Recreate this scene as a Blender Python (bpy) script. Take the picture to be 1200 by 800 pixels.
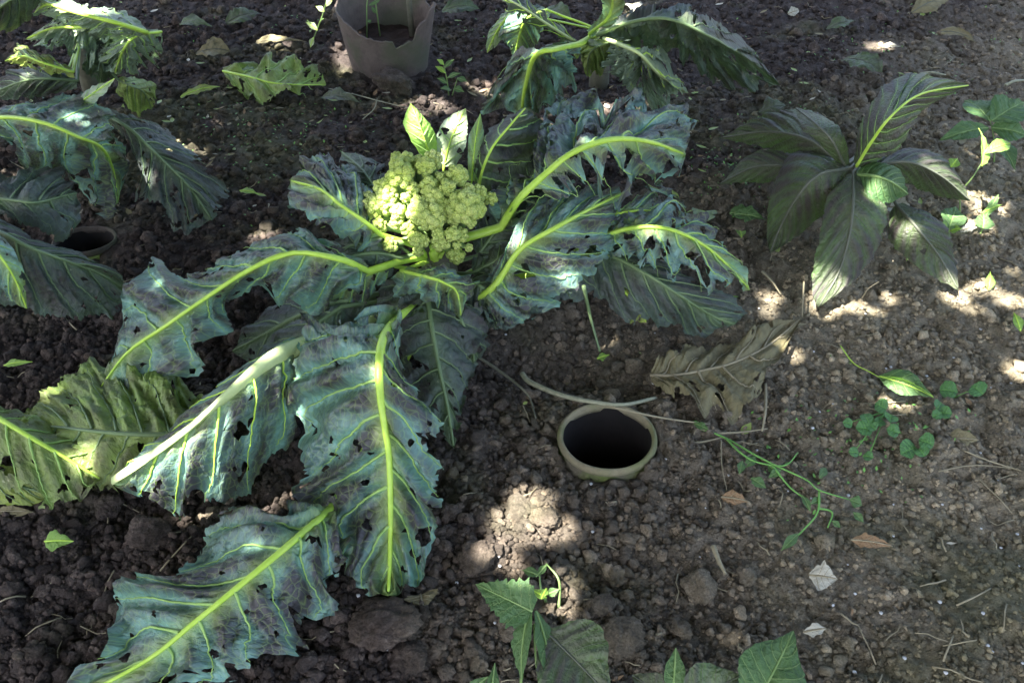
import bpy, bmesh, math, random
import numpy as np
from mathutils import Vector, noise as mnoise
R = math.radians
random.seed(7); rng = np.random.default_rng(11)
for o in list(bpy.data.objects): bpy.data.objects.remove(o, do_unlink=True)
S = bpy.context.scene; C = S.collection

# ------------------------------------------------------------------ camera, sky, sun, exposure
CAM_H, PITCH, FPX = 0.78, 38.0, 1177.0
cam = bpy.data.objects.new('camera', bpy.data.cameras.new('camera')); C.objects.link(cam)
cam.location = (0, 0, CAM_H); cam.rotation_euler = (R(90 - PITCH), 0, 0)
cam.data.sensor_width = 36.0; cam.data.lens = 36.0 * FPX / 1200.0
cam.data.clip_start = 0.01; cam.data.clip_end = 500
S.camera = cam
SUN_DIR = Vector((-0.42, -0.34, 1.0)).normalized()       # towards the sun
W = bpy.data.worlds.new('World'); S.world = W; W.use_nodes = True
nt = W.node_tree; bg = nt.nodes['Background']
sky = nt.nodes.new('ShaderNodeTexSky'); sky.sky_type = 'NISHITA'; sky.sun_disc = False
sky.sun_elevation = math.asin(SUN_DIR.z); sky.sun_rotation = math.atan2(SUN_DIR.x, SUN_DIR.y)
sky.air_density = 1.0; sky.dust_density = 5.0; sky.ozone_density = 0.6
nt.links.new(sky.outputs[0], bg.inputs[0]); bg.inputs[1].default_value = 0.1
sl = bpy.data.lights.new('sun', 'SUN'); sl.energy = 5.0; sl.angle = R(0.5); sl.color = (1.0, 0.95, 0.87)
sun = bpy.data.objects.new('sun', sl); C.objects.link(sun); sun.location = SUN_DIR * 9
sun.rotation_euler = SUN_DIR.to_track_quat('Z', 'Y').to_euler()
S.view_settings.view_transform = 'Standard'; S.view_settings.look = 'None'
S.view_settings.gamma = 1.0; S.view_settings.use_curve_mapping = False
S.view_settings.exposure = 2.85
S.render.engine = 'CYCLES'
S.cycles.max_bounces = 6; S.cycles.transparent_max_bounces = 4

# ------------------------------------------------------------------ helpers
sp_, cp_ = math.sin(R(PITCH)), math.cos(R(PITCH))
def ray(x, y):
    a, b = (x - 600) / FPX, -(y - 400) / FPX
    return Vector((a, cp_ + b * sp_, -sp_ + b * cp_))
def P(x, y, z=0.0):
    d = ray(x, y); k = (z - CAM_H) / d.z
    return Vector((d.x * k, d.y * k, z))
def scale_at(p):                       # metres per photo pixel at a point
    return ((p.y * cp_ + (CAM_H - p.z) * sp_)) / FPX

def hash2(ix, iy, seed):
    h = (ix.astype(np.int64) * 374761393 + iy.astype(np.int64) * 668265263 + seed * 1274126177) & 0xffffffff
    h = ((h ^ (h >> 13)) * 1274126177) & 0xffffffff
    h = (h ^ (h >> 16)) & 0xffffffff
    return h.astype(np.float64) / 4294967295.0
def vnoise(x, y, seed=0):
    x = np.asarray(x, float); y = np.asarray(y, float)
    ix, iy = np.floor(x), np.floor(y); fx, fy = x - ix, y - iy
    u, v = fx * fx * fx * (fx * (fx * 6 - 15) + 10), fy * fy * fy * (fy * (fy * 6 - 15) + 10)
    a, b = hash2(ix, iy, seed), hash2(ix + 1, iy, seed)
    c, d = hash2(ix, iy + 1, seed), hash2(ix + 1, iy + 1, seed)
    return ((a * (1 - u) + b * u) * (1 - v) + (c * (1 - u) + d * u) * v) * 2 - 1
def fbm(x, y, seed=0, octv=4, gain=0.5):
    t = 0; a = 1.0
    for k in range(octv):
        t = t + a * vnoise(x, y, seed + k * 17); x = x * 2.03 + 5.2; y = y * 2.03 + 1.3; a *= gain
    return t
def domes(x, y, size, seed, rr=0.72):      # packed rounded lumps, 0..1
    gx, gy = x / size, y / size; ix, iy = np.floor(gx), np.floor(gy); best = np.zeros_like(gx)
    for dx in (-1, 0, 1):
        for dy in (-1, 0, 1):
            cx, cy = ix + dx, iy + dy
            px, py = cx + hash2(cx, cy, seed), cy + hash2(cx, cy, seed + 5)
            r = rr * (0.45 + 0.55 * hash2(cx, cy, seed + 9))
            d2 = ((gx - px) ** 2 + (gy - py) ** 2) / (r * r)
            best = np.maximum(best, np.sqrt(np.maximum(0, 1 - d2)) * r / rr)
    return best

POTS = []                                  # (centre x, y, hole radius) where the soil is open
def smooth_h(x, y):
    x = np.asarray(x, float); y = np.asarray(y, float)
    h = 0.010 * vnoise(x * 3.1 + 4, y * 3.1, 3) + 0.006 * vnoise(x * 7.3, y * 7.3 + 2, 4)
    return h
def gz(x, y): return float(smooth_h(x, y))
def G(x, y, dz=0.0):                       # pixel to a point on the soil
    p = P(x, y, 0)
    for _ in range(5): p = P(x, y, gz(p.x, p.y))
    p.z += dz
    return p

def mesh_np(name, v, faces, mat=None, parent=None, smooth=True, uv=None, attrs=None):
    """faces: int array (n,3|4) or list of such arrays"""
    me = bpy.data.meshes.new(name)
    fl = faces if isinstance(faces, list) else [faces]
    fl = [np.asarray(f, np.int32) for f in fl if len(f)]
    v = np.asarray(v, np.float32)
    loops = np.concatenate([f.ravel() for f in fl]); sizes = np.concatenate([np.full(len(f), f.shape[1], np.int32) for f in fl])
    me.vertices.add(len(v)); me.vertices.foreach_set('co', v.ravel())
    me.loops.add(len(loops)); me.loops.foreach_set('vertex_index', loops)
    starts = np.concatenate([[0], np.cumsum(sizes)[:-1]]).astype(np.int32)
    me.polygons.add(len(sizes)); me.polygons.foreach_set('loop_start', starts); me.polygons.foreach_set('loop_total', sizes)
    if smooth: me.polygons.foreach_set('use_smooth', np.ones(len(sizes), bool))
    if uv is not None:
        l = me.uv_layers.new(name='UVMap'); l.data.foreach_set('uv', np.asarray(uv, np.float32)[loops].ravel())
    for k, a in (attrs or {}).items():
        at = me.attributes.new(k, 'FLOAT', 'POINT'); at.data.foreach_set('value', np.asarray(a, np.float32))
    me.update(); me.validate()
    if mat: me.materials.append(mat)
    return link(name, me, parent)
def link(name, me, parent=None):
    o = bpy.data.objects.new(name, me); C.objects.link(o)
    if parent: o.parent = parent; o.matrix_parent_inverse.identity(); 
    return o
def thing(name, label, cat, loc=None, group=None):
    o = bpy.data.objects.new(name, None); C.objects.link(o); o.empty_display_size = 0.02
    o['label'] = label; o['category'] = cat
    if group: o['group'] = group
    if loc is not None: o.location = loc
    return o
def tag(o, label=None, cat=None, group=None, kind=None):
    for k, v in (('label', label), ('category', cat), ('group', group), ('kind', kind)):
        if v: o[k] = v
    return o
class Geo:
    """collects vertices and faces; positions are world, build() makes them local to the parent"""
    def __init__(s): s.v = []; s.f = {3: [], 4: []}; s.n = 0; s.a = []
    def add(s, v, f, tone=0.5):
        v = np.asarray(v, float); f = np.asarray(f, int); s.v.append(v); s.f[f.shape[1]].append(f + s.n); s.n += len(v); s.a.append(np.full(len(v), tone))
    def tube(s, pts, rad, sides=6, tone=0.5, flat=1.0, cap=True):
        pts = [Vector(p) for p in pts]; n = len(pts); rs = rad if hasattr(rad, '__len__') else [rad] * n
        vv = []; up = Vector((0.13, 0.21, 1))
        for i, p in enumerate(pts):
            t = (pts[min(i + 1, n - 1)] - pts[max(i - 1, 0)]); t = t.normalized() if t.length > 1e-9 else Vector((0, 0, 1))
            if abs(t.dot(up.normalized())) > 0.97: up = Vector((1, 0.2, 0.1))
            a = t.cross(up).normalized(); b = a.cross(t).normalized()
            for k in range(sides):
                th = 2 * math.pi * k / sides; vv.append(p + a * (math.cos(th) * rs[i]) + b * (math.sin(th) * rs[i] * flat))
        if cap: vv += [pts[0], pts[-1]]
        ff = [[i * sides + k, i * sides + (k + 1) % sides, (i + 1) * sides + (k + 1) % sides, (i + 1) * sides + k] for i in range(n - 1) for k in range(sides)]
        base = s.n
        s.add([tuple(q) for q in vv], ff, tone)
        if cap:
            t3 = [[(k + 1) % sides, k, n * sides] for k in range(sides)] + [[(n - 1) * sides + k, (n - 1) * sides + (k + 1) % sides, n * sides + 1] for k in range(sides)]
            s.f[3].append(np.array(t3) + base)
    def build(s, name, mat, parent=None, smooth=True, loc=None):
        v = np.concatenate(s.v)
        if parent is not None: v = v - np.array(world_loc(parent))
        elif loc is not None: v = v - np.array(loc)
        fl = [np.concatenate(x) for x in s.f.values() if x]
        o = mesh_np(name, v, fl, mat, parent, smooth, attrs={'tone': np.concatenate(s.a)})
        if parent is None and loc is not None: o.location = loc
        return o
def world_loc(o):
    p = Vector(o.location)
    while o.parent: o = o.parent; p += Vector(o.location)
    return p
def catmull(cp, t):
    cp = np.asarray(cp, float); n = len(cp); x = np.clip(t, 0, 1) * (n - 1); i = np.minimum(x.astype(int), n - 2); f = (x - i)[..., None]
    g = lambda k: cp[np.clip(k, 0, n - 1)]
    p0 = np.where((i == 0)[..., None], 2 * cp[0] - cp[1], g(i - 1)); p3 = np.where((i == n - 2)[..., None], 2 * cp[-1] - cp[-2], g(i + 2))
    p1, p2 = g(i), g(i + 1)
    return 0.5 * (2 * p1 + (p2 - p0) * f + (2 * p0 - 5 * p1 + 4 * p2 - p3) * f ** 2 + (-p0 + 3 * p1 - 3 * p2 + p3) * f ** 3)
ICO = {}
def ico(sub):
    if sub not in ICO:
        bm = bmesh.new(); bmesh.ops.create_icosphere(bm, subdivisions=sub, radius=1)
        ICO[sub] = (np.array([v.co[:] for v in bm.verts]), np.array([[v.index for v in f.verts] for f in bm.faces])); bm.free()
    return ICO[sub]
def lump(sub, seed, rough=0.28, flat=0.75):
    v, f = ico(sub); out = []
    for p in v:
        q = Vector(p); n = mnoise.noise(q * 1.1 + Vector((seed * 7.1, 0, 3))) * rough * 1.5 + mnoise.noise(q * 2.7 + Vector((0, seed * 3.3, 1))) * rough * 0.8
        c = mnoise.voronoi(q * 1.5 + Vector((seed, seed * 2, 0)))[0]
        n += (c[1] - c[0]) * rough * 0.5
        
        if sub > 2: n += mnoise.fractal(q * 4.5 + Vector((seed, 2, 0)), 1.0, 2.1, 4) * rough * .35 + (mnoise.noise(q * 13 + Vector((0, 0, seed))) * .05)
        q = q * (1 + n - 0.1); out.append((q.x, q.y, q.z * flat))
    return np.array(out), f

# ------------------------------------------------------------------ materials
def newmat(name):
    m = bpy.data.materials.new(name); m.use_nodes = True; t = m.node_tree
    b = t.nodes['Principled BSDF']
    return m, t, b
def N(t, typ, **kw):
    n = t.nodes.new(typ)
    for k, v in kw.items():
        if k.startswith('i_'): n.inputs[k[2:]].default_value = v
        else: setattr(n, k, v)
    return n
def ramp(t, src, stops):
    r = t.nodes.new('ShaderNodeValToRGB'); e = r.color_ramp.elements
    while len(e) < len(stops): e.new(0.5)
    for k, (p, c) in zip(e, stops): k.position = p; k.color = (*c, 1) if len(c) == 3 else c
    t.links.new(src, r.inputs[0]); return r.outputs[0]
def mixc(t, fac, a, b, mode='MIX'):
    m = t.nodes.new('ShaderNodeMix'); m.data_type = 'RGBA'; m.blend_type = mode
    for sock, val in ((m.inputs[0], fac), (m.inputs[6], a), (m.inputs[7], b)):
        if hasattr(val, 'is_linked'): t.links.new(val, sock)
        elif isinstance(val, (int, float)): sock.default_value = val
        else: sock.default_value = (*val, 1)
    return m.outputs[2]
def mth(t, op, a, b=None, c=None):
    m = t.nodes.new('ShaderNodeMath'); m.operation = op
    for i, v in enumerate((a, b, c)):
        if v is None: continue
        if hasattr(v, 'is_linked'): t.links.new(v, m.inputs[i])
        else: m.inputs[i].default_value = v
    return m.outputs[0]
def bump(t, b, h, dist, strength=1.0, prev=None):
    n = t.nodes.new('ShaderNodeBump'); n.inputs['Distance'].default_value = dist; n.inputs['Strength'].default_value = strength
    t.links.new(h, n.inputs['Height'])
    if prev: t.links.new(prev, n.inputs['Normal'])
    if b: t.links.new(n.outputs[0], b.inputs['Normal'])
    return n.outputs[0]
def pos(t):
    return t.nodes.new('ShaderNodeNewGeometry').outputs['Position']

def soil_mat(name, lum=1.0, use_tone=False):
    m, t, b = newmat(name); p = pos(t)
    n1 = N(t, 'ShaderNodeTexNoise', i_Scale=3.2, i_Detail=4.0); n2 = N(t, 'ShaderNodeTexNoise', i_Scale=60.0, i_Detail=8.0, i_Roughness=0.7)
    n3 = N(t, 'ShaderNodeTexNoise', i_Scale=420.0, i_Detail=5.0, i_Roughness=0.75)
    for n in (n1, n2, n3): t.links.new(p, n.inputs['Vector'])
    sx = N(t, 'ShaderNodeSeparateXYZ'); t.links.new(p, sx.inputs[0])
    # the bed is drier (paler) away from the watered plants, to the right
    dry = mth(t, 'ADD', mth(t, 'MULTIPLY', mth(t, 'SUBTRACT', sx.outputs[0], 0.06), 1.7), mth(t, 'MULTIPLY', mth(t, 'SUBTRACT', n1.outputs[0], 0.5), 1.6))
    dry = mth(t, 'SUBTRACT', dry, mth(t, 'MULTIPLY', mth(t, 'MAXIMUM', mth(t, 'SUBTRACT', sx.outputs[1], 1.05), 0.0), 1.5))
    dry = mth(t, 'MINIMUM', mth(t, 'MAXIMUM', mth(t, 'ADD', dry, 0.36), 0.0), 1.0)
    wet_shade_c = ramp(t, n2.outputs[0], [(0.25, tuple(lum * c for c in (0.026, 0.021, 0.019))), (0.55, tuple(lum * c for c in (0.080, 0.065, 0.058))), (0.8, tuple(lum * c for c in (0.21, 0.177, 0.155)))])  # moist soil, darkened further to deepen the blacks under the plants
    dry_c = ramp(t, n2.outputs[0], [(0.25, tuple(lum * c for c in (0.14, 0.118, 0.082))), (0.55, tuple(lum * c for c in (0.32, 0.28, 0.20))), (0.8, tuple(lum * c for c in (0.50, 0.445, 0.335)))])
    c = mixc(t, dry, wet_shade_c, dry_c)
    fine = ramp(t, n3.outputs[0], [(0.3, (0.62, 0.60, 0.58)), (0.5, (1, 1, 1)), (0.72, (1.5, 1.45, 1.38))])
    c = mixc(t, 1.0, c, fine, 'MULTIPLY')
    # thin film of algae here and there
    n4 = N(t, 'ShaderNodeTexNoise', i_Scale=9.0, i_Detail=6.0); t.links.new(p, n4.inputs['Vector'])
    def near(cx, cy, rad):
        d = N(t, 'ShaderNodeVectorMath', operation='DISTANCE'); t.links.new(p, d.inputs[0]); d.inputs[1].default_value = (cx, cy, 0)
        return mth(t, 'MAXIMUM', mth(t, 'SUBTRACT', 1.0, mth(t, 'DIVIDE', d.outputs['Value'], rad)), 0.0)
    bump_ = mth(t, 'ADD', mth(t, 'ADD', near(-.52, 1.62, .42), near(.42, 1.62, .25)), near(.46, .62, .22))
    alg = ramp(t, mth(t, 'ADD', n4.outputs[0], mth(t, 'MULTIPLY', bump_, .28)), [(0.54, (0, 0, 0)), (0.78, (0.62, 0.62, 0.62))])
    c = mixc(t, alg, c, ramp(t, n2.outputs[0], [(0.3, (0.07, 0.085, 0.04)), (0.6, (0.17, 0.17, 0.09)), (0.8, (0.26, 0.25, 0.15))]))
    if use_tone:
        a = N(t, 'ShaderNodeAttribute', attribute_name='tone')
        tn = ramp(t, a.outputs['Fac'], [(0.0, (0.55, 0.54, 0.54)), (0.5, (1, 1, 1)), (1.0, (1.9, 1.8, 1.68))])
        c = mixc(t, 1.0, c, tn, 'MULTIPLY')
    else:
        oi = N(t, 'ShaderNodeObjectInfo')
        tn = ramp(t, oi.outputs['Random'], [(0.0, (0.8, 0.8, 0.8)), (1.0, (1.3, 1.27, 1.2))])
        if name == 'clod_soil': c = mixc(t, 1.0, c, tn, 'MULTIPLY')
    t.links.new(c, b.inputs['Base Color']); b.inputs['Roughness'].default_value = 0.93; b.inputs['Specular IOR Level'].default_value = 0.18
    x = bump(t, None, n2.outputs[0], 0.012, 0.7); bump(t, b, n3.outputs[0], 0.004, 0.9, x)
    return m
M = {}
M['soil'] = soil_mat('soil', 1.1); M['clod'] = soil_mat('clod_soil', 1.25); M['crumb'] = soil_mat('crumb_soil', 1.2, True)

def leaf_mat(name, glauc, dull, vein, rough=0.42, transl=0.16, tcol=(0.25, 0.42, 0.06), patch=0.5, spots=0.25, ret=130.0, coat=0.0):
    m, t, b = newmat(name)
    uv = N(t, 'ShaderNodeUVMap'); oi = N(t, 'ShaderNodeObjectInfo')
    add = N(t, 'ShaderNodeVectorMath', operation='ADD'); t.links.new(uv.outputs[0], add.inputs[0])
    cmb = N(t, 'ShaderNodeCombineXYZ'); t.links.new(mth(t, 'MULTIPLY', oi.outputs['Random'], 9.0), cmb.inputs[2]); t.links.new(cmb.outputs[0], add.inputs[1])
    v = add.outputs[0]
    nb = N(t, 'ShaderNodeTexNoise', i_Scale=16.0, i_Detail=5.0, i_Roughness=0.6); nf = N(t, 'ShaderNodeTexNoise', i_Scale=170.0, i_Detail=5.0)
    nw = N(t, 'ShaderNodeTexNoise', i_Scale=45.0, i_Detail=2.0)
    for n in (nb, nf, nw): t.links.new(v, n.inputs['Vector'])
    wv = N(t, 'ShaderNodeVectorMath', operation='MULTIPLY_ADD'); t.links.new(nw.outputs['Color'], wv.inputs[0]); wv.inputs[1].default_value = (0.012, 0.012, 0.012); t.links.new(v, wv.inputs[2])
    vo = N(t, 'ShaderNodeTexVoronoi', feature='DISTANCE_TO_EDGE', i_Scale=ret); t.links.new(wv.outputs[0], vo.inputs['Vector'])
    vo2 = N(t, 'ShaderNodeTexVoronoi', feature='DISTANCE_TO_EDGE', i_Scale=ret * 3.1); t.links.new(wv.outputs[0], vo2.inputs['Vector'])
    bul = N(t, 'ShaderNodeAttribute', attribute_name='bulge')
    f = mth(t, 'ADD', mth(t, 'MULTIPLY', bul.outputs['Fac'], patch), mth(t, 'MULTIPLY', mth(t, 'SUBTRACT', nb.outputs[0], 0.5), 2.2))
    f = mth(t, 'MINIMUM', mth(t, 'MAXIMUM', mth(t, 'ADD', mth(t, 'MULTIPLY', f, 1.5), -0.22), 0.0), 1.0)
    c = mixc(t, f, glauc, dull)  # purplish between veins, contrast raised to mimic lit and shaded relief
    c = mixc(t, 1.0, c, ramp(t, nf.outputs[0], [(0.3, (0.78, 0.78, 0.78)), (0.7, (1.2, 1.2, 1.2))]), 'MULTIPLY')
    rv = ramp(t, vo.outputs[0], [(0.0, (0.26, 0.26, 0.26)), (0.05, (0.07, 0.07, 0.07)), (0.11, (0, 0, 0))])
    c = mixc(t, rv, c, vein)
    pv = ramp(t, bul.outputs['Fac'], [(0.0, (0.55, 0.55, 0.55)), (0.12, (0.12, 0.12, 0.12)), (0.3, (0, 0, 0))])
    c = mixc(t, pv, c, vein)
    sv = N(t, 'ShaderNodeSeparateXYZ'); t.links.new(uv.outputs[0], sv.inputs[0])
    c = mixc(t, ramp(t, mth(t, 'MULTIPLY', mth(t, 'ABSOLUTE', sv.outputs[1]), 40.0), [(0.0, (0.75,) * 3), (0.25, (0.35,) * 3), (0.8, (0, 0, 0))]), c, vein)
    # chewed, corky flecks
    sp = N(t, 'ShaderNodeTexVoronoi', i_Scale=150.0); t.links.new(v, sp.inputs['Vector'])
    ns = N(t, 'ShaderNodeTexNoise', i_Scale=22.0); t.links.new(v, ns.inputs['Vector'])
    sm = mth(t, 'MULTIPLY', ramp(t, sp.outputs[0], [(0.10, (1, 1, 1)), (0.2, (0, 0, 0))]), ramp(t, ns.outputs[0], [(0.58, (0, 0, 0)), (0.68, (1, 1, 1))]))
    c = mixc(t, mth(t, 'MULTIPLY', sm, spots * 2), c, (0.42, 0.45, 0.25))
    dn = N(t, 'ShaderNodeTexNoise', i_Scale=60.0, i_Detail=6.0, i_Roughness=0.7); t.links.new(v, dn.inputs['Vector'])
    c = mixc(t, ramp(t, dn.outputs[0], [(0.6, (0, 0, 0)), (0.78, (spots, spots, spots))]), c, (0.15, 0.12, 0.09))
    t.links.new(c, b.inputs['Base Color'])
    t.links.new(ramp(t, nb.outputs[0], [(0.3, (rough - 0.08,) * 3), (0.7, (rough + 0.16,) * 3)]), b.inputs['Roughness'])
    b.inputs['Specular IOR Level'].default_value = 0.55; b.inputs['Coat Weight'].default_value = coat; b.inputs['Coat Roughness'].default_value = 0.3
    x = bump(t, None, vo.outputs[0], 0.004, 0.55); x = bump(t, None, vo2.outputs[0], 0.0015, 0.5, x); bump(t, b, nf.outputs[0], 0.0012, 0.5, x)
    tr = N(t, 'ShaderNodeBsdfTranslucent'); t.links.new(mixc(t, 0.5, c, tcol), tr.inputs[0])
    mx = N(t, 'ShaderNodeMixShader'); mx.inputs[0].default_value = transl
    t.links.new(b.outputs[0], mx.inputs[1]); t.links.new(tr.outputs[0], mx.inputs[2])
    t.links.new(mx.outputs[0], t.nodes['Material Output'].inputs[0])
    return m
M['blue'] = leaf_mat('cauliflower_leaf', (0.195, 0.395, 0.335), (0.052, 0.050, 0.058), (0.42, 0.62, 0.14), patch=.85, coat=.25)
M['dullblue'] = leaf_mat('shaded_cauliflower_leaf', (0.080, 0.115, 0.100), (0.044, 0.039, 0.043), (0.14, 0.22, 0.09), rough=0.5, patch=.7)  # darker copy of the leaf colour, standing in for deep shade
M['pale'] = leaf_mat('pale_cauliflower_leaf', (0.26, 0.36, 0.27), (0.14, 0.19, 0.16), (0.55, 0.66, 0.27), spots=0.3)
M['old'] = leaf_mat('old_yellowing_leaf', (0.27, 0.40, 0.09), (0.12, 0.125, 0.06), (0.36, 0.46, 0.14), spots=0.5, transl=0.2)
M['yellow'] = leaf_mat('yellow_leaf', (0.25, 0.33, 0.06), (0.17, 0.20, 0.06), (0.4, 0.45, 0.12), spots=0.4)
M['broad'] = leaf_mat('shaded_broad_leaf', (0.085, 0.150, 0.045), (0.060, 0.050, 0.050), (0.11, 0.135, 0.07), rough=0.45, patch=0.75, spots=0.12, ret=140, transl=0.12)  # green leaf; purple-brown paints in its shade, green patches the sun
M['green'] = leaf_mat('bright_green_leaf', (0.22, 0.42, 0.07), (0.16, 0.32, 0.06), (0.35, 0.55, 0.13), patch=0.2, spots=0.05, ret=160, transl=0.35, tcol=(0.4, 0.7, 0.05))
M['weed'] = leaf_mat('weed_leaf', (0.075, 0.165, 0.055), (0.060, 0.125, 0.045), (0.12, 0.22, 0.07), patch=0.2, spots=0.05, ret=170, transl=0.25, rough=0.5)
M['clover'] = leaf_mat('clover_leaf', (0.10, 0.26, 0.085), (0.085, 0.20, 0.07), (0.10, 0.24, 0.08), patch=.1, spots=.05, ret=200, transl=.25, rough=.5)
M['dry'] = leaf_mat('dry_brown_leaf', (0.19, 0.17, 0.085), (0.12, 0.10, 0.06), (0.22, 0.19, 0.10), rough=0.75, patch=0.2, spots=0.4, transl=0.08, tcol=(0.3, 0.2, 0.08), ret=100)
M['rust'] = leaf_mat('rusty_dry_leaf', (0.26, 0.16, 0.085), (0.18, 0.11, 0.06), (0.3, 0.2, 0.11), rough=0.75, patch=0.2, spots=0.3, transl=0.08, ret=150)
M['paper'] = leaf_mat('bleached_leaf', (0.50, 0.50, 0.42), (0.40, 0.38, 0.30), (0.55, 0.52, 0.42), rough=0.8, patch=0.2, spots=0.2, transl=0.08, ret=150)

def plain(name, c1, c2, scale=80, rough=0.6, bmp=0.001, spec=0.4, transl=0):
    m, t, b = newmat(name); tc = N(t, 'ShaderNodeTexCoord')
    n = N(t, 'ShaderNodeTexNoise', i_Scale=float(scale), i_Detail=6.0, i_Roughness=0.65); t.links.new(tc.outputs['Object'], n.inputs['Vector'])
    t.links.new(ramp(t, n.outputs[0], [(0.3, c1), (0.7, c2)]), b.inputs['Base Color']); b.inputs['Roughness'].default_value = rough; b.inputs['Specular IOR Level'].default_value = spec
    bump(t, b, n.outputs[0], bmp, 0.8)
    return m
M['rib'] = plain('midrib', (0.40, 0.64, 0.06), (0.55, 0.78, 0.13), 60, 0.4)
M['vein'] = plain('side_vein', (0.27, 0.46, 0.12), (0.38, 0.58, 0.17), 90, 0.45)
M['paler_rib'] = plain('pale_midrib', (0.50, 0.62, 0.26), (0.62, 0.72, 0.36), 60, 0.4)
M['dullrib'] = plain('dull_midrib', (0.13, 0.20, 0.09), (0.19, 0.27, 0.12), 60, 0.45)
M['darkrib'] = plain('dark_midrib', (0.10, 0.115, 0.085), (0.14, 0.15, 0.11), 60, 0.5)
M['stem'] = plain('green_stem', (0.16, 0.27, 0.08), (0.26, 0.38, 0.14), 70, 0.5)
M['woody'] = plain('woody_stem', (0.10, 0.10, 0.07), (0.17, 0.17, 0.12), 70, 0.7)
M['straw'] = plain('straw', (0.24, 0.21, 0.13), (0.36, 0.32, 0.21), 120, 0.7)
M['twig'] = plain('pale_twig', (0.22, 0.23, 0.15), (0.36, 0.36, 0.25), 150, 0.65)
M['vine'] = plain('vine_stem', (0.14, 0.34, 0.07), (0.20, 0.44, 0.10), 150, 0.5)
M['bark'] = plain('bark', (0.08, 0.065, 0.05), (0.16, 0.13, 0.10), 9, 0.9, 0.02)
M['white'] = plain('shell_white', (0.45, 0.46, 0.46), (0.65, 0.66, 0.66), 150, 0.6)
M['canopy'] = plain('tree_leaf', (0.035, 0.07, 0.02), (0.05, 0.09, 0.03), 20, 0.5)

def curd_mat():
    m, t, b = newmat('curd'); p = pos(t)
    vo = N(t, 'ShaderNodeTexVoronoi', i_Scale=520.0); n = N(t, 'ShaderNodeTexNoise', i_Scale=30.0, i_Detail=4.0)
    for x in (vo, n): t.links.new(p, x.inputs['Vector'])
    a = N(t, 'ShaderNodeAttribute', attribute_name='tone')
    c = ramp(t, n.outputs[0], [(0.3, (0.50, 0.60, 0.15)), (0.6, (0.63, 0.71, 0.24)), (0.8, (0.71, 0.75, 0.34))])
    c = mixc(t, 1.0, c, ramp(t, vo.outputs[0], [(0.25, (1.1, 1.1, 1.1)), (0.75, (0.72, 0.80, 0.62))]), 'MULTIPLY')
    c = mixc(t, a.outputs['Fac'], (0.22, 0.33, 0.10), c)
    t.links.new(c, b.inputs['Base Color']); b.inputs['Roughness'].default_value = 0.75; b.inputs['Specular IOR Level'].default_value = 0.25
    b.inputs['Subsurface Weight'].default_value = 0.15; b.inputs['Subsurface Radius'].default_value = (0.004, 0.004, 0.002); b.inputs['Subsurface Scale'].default_value = 0.6
    inv = mth(t, 'SUBTRACT', 1.0, vo.outputs[0]); bump(t, b, inv, 0.0022, 0.9)
    return m
M['curd'] = curd_mat()
def clay_mat(name, c1, c2, moss, mscale=14):
    m, t, b = newmat(name); tc = N(t, 'ShaderNodeTexCoord')
    n = N(t, 'ShaderNodeTexNoise', i_Scale=60.0, i_Detail=8.0, i_Roughness=0.7); n2 = N(t, 'ShaderNodeTexNoise', i_Scale=float(mscale), i_Detail=5.0); n3 = N(t, 'ShaderNodeTexNoise', i_Scale=300.0, i_Detail=4.0)
    for x in (n, n2, n3): t.links.new(tc.outputs['Object'], x.inputs['Vector'])
    c = ramp(t, n.outputs[0], [(0.3, c1), (0.7, c2)])
    c = mixc(t, ramp(t, n2.outputs[0], [(0.48, (0, 0, 0)), (0.62, (0.8, 0.8, 0.8))]), c, moss)
    c = mixc(t, ramp(t, n.outputs[0], [(0.6, (0, 0, 0)), (0.75, (0.5, 0.5, 0.5))]), c, (0.07, 0.055, 0.045))
    t.links.new(c, b.inputs['Base Color']); b.inputs['Roughness'].default_value = 0.85; b.inputs['Specular IOR Level'].default_value = 0.25
    x = bump(t, None, n.outputs[0], 0.004, 0.7); bump(t, b, n3.outputs[0], 0.001, 0.8, x)
    return m
M['clay'] = clay_mat('mossy_clay', (0.11, 0.10, 0.07), (0.19, 0.17, 0.12), (0.15, 0.22, 0.04))
M['rimclay'] = clay_mat('rim_clay', (0.19, 0.17, 0.105), (0.30, 0.27, 0.18), (0.16, 0.18, 0.07))
M['shaderim'] = clay_mat('shaded_rim_clay', (0.05, 0.042, 0.038), (0.10, 0.085, 0.07), (0.07, 0.075, 0.04))  # second pot's rim, coloured dark for the deep shadow it lies in
M['shadeclay'] = plain('shade_black_clay', (0.004, 0.0035, 0.003), (0.010, 0.008, 0.007), 60, 0.9)  # near-black inner wall, painting in the darkness inside the pot
M['nursery'] = clay_mat('dusty_plastic', (0.115, 0.092, 0.080), (0.19, 0.155, 0.135), (0.10, 0.11, 0.07))
M['peat'] = plain('peat', (0.03, 0.02, 0.016), (0.07, 0.045, 0.035), 90, 0.95, 0.01)

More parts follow.
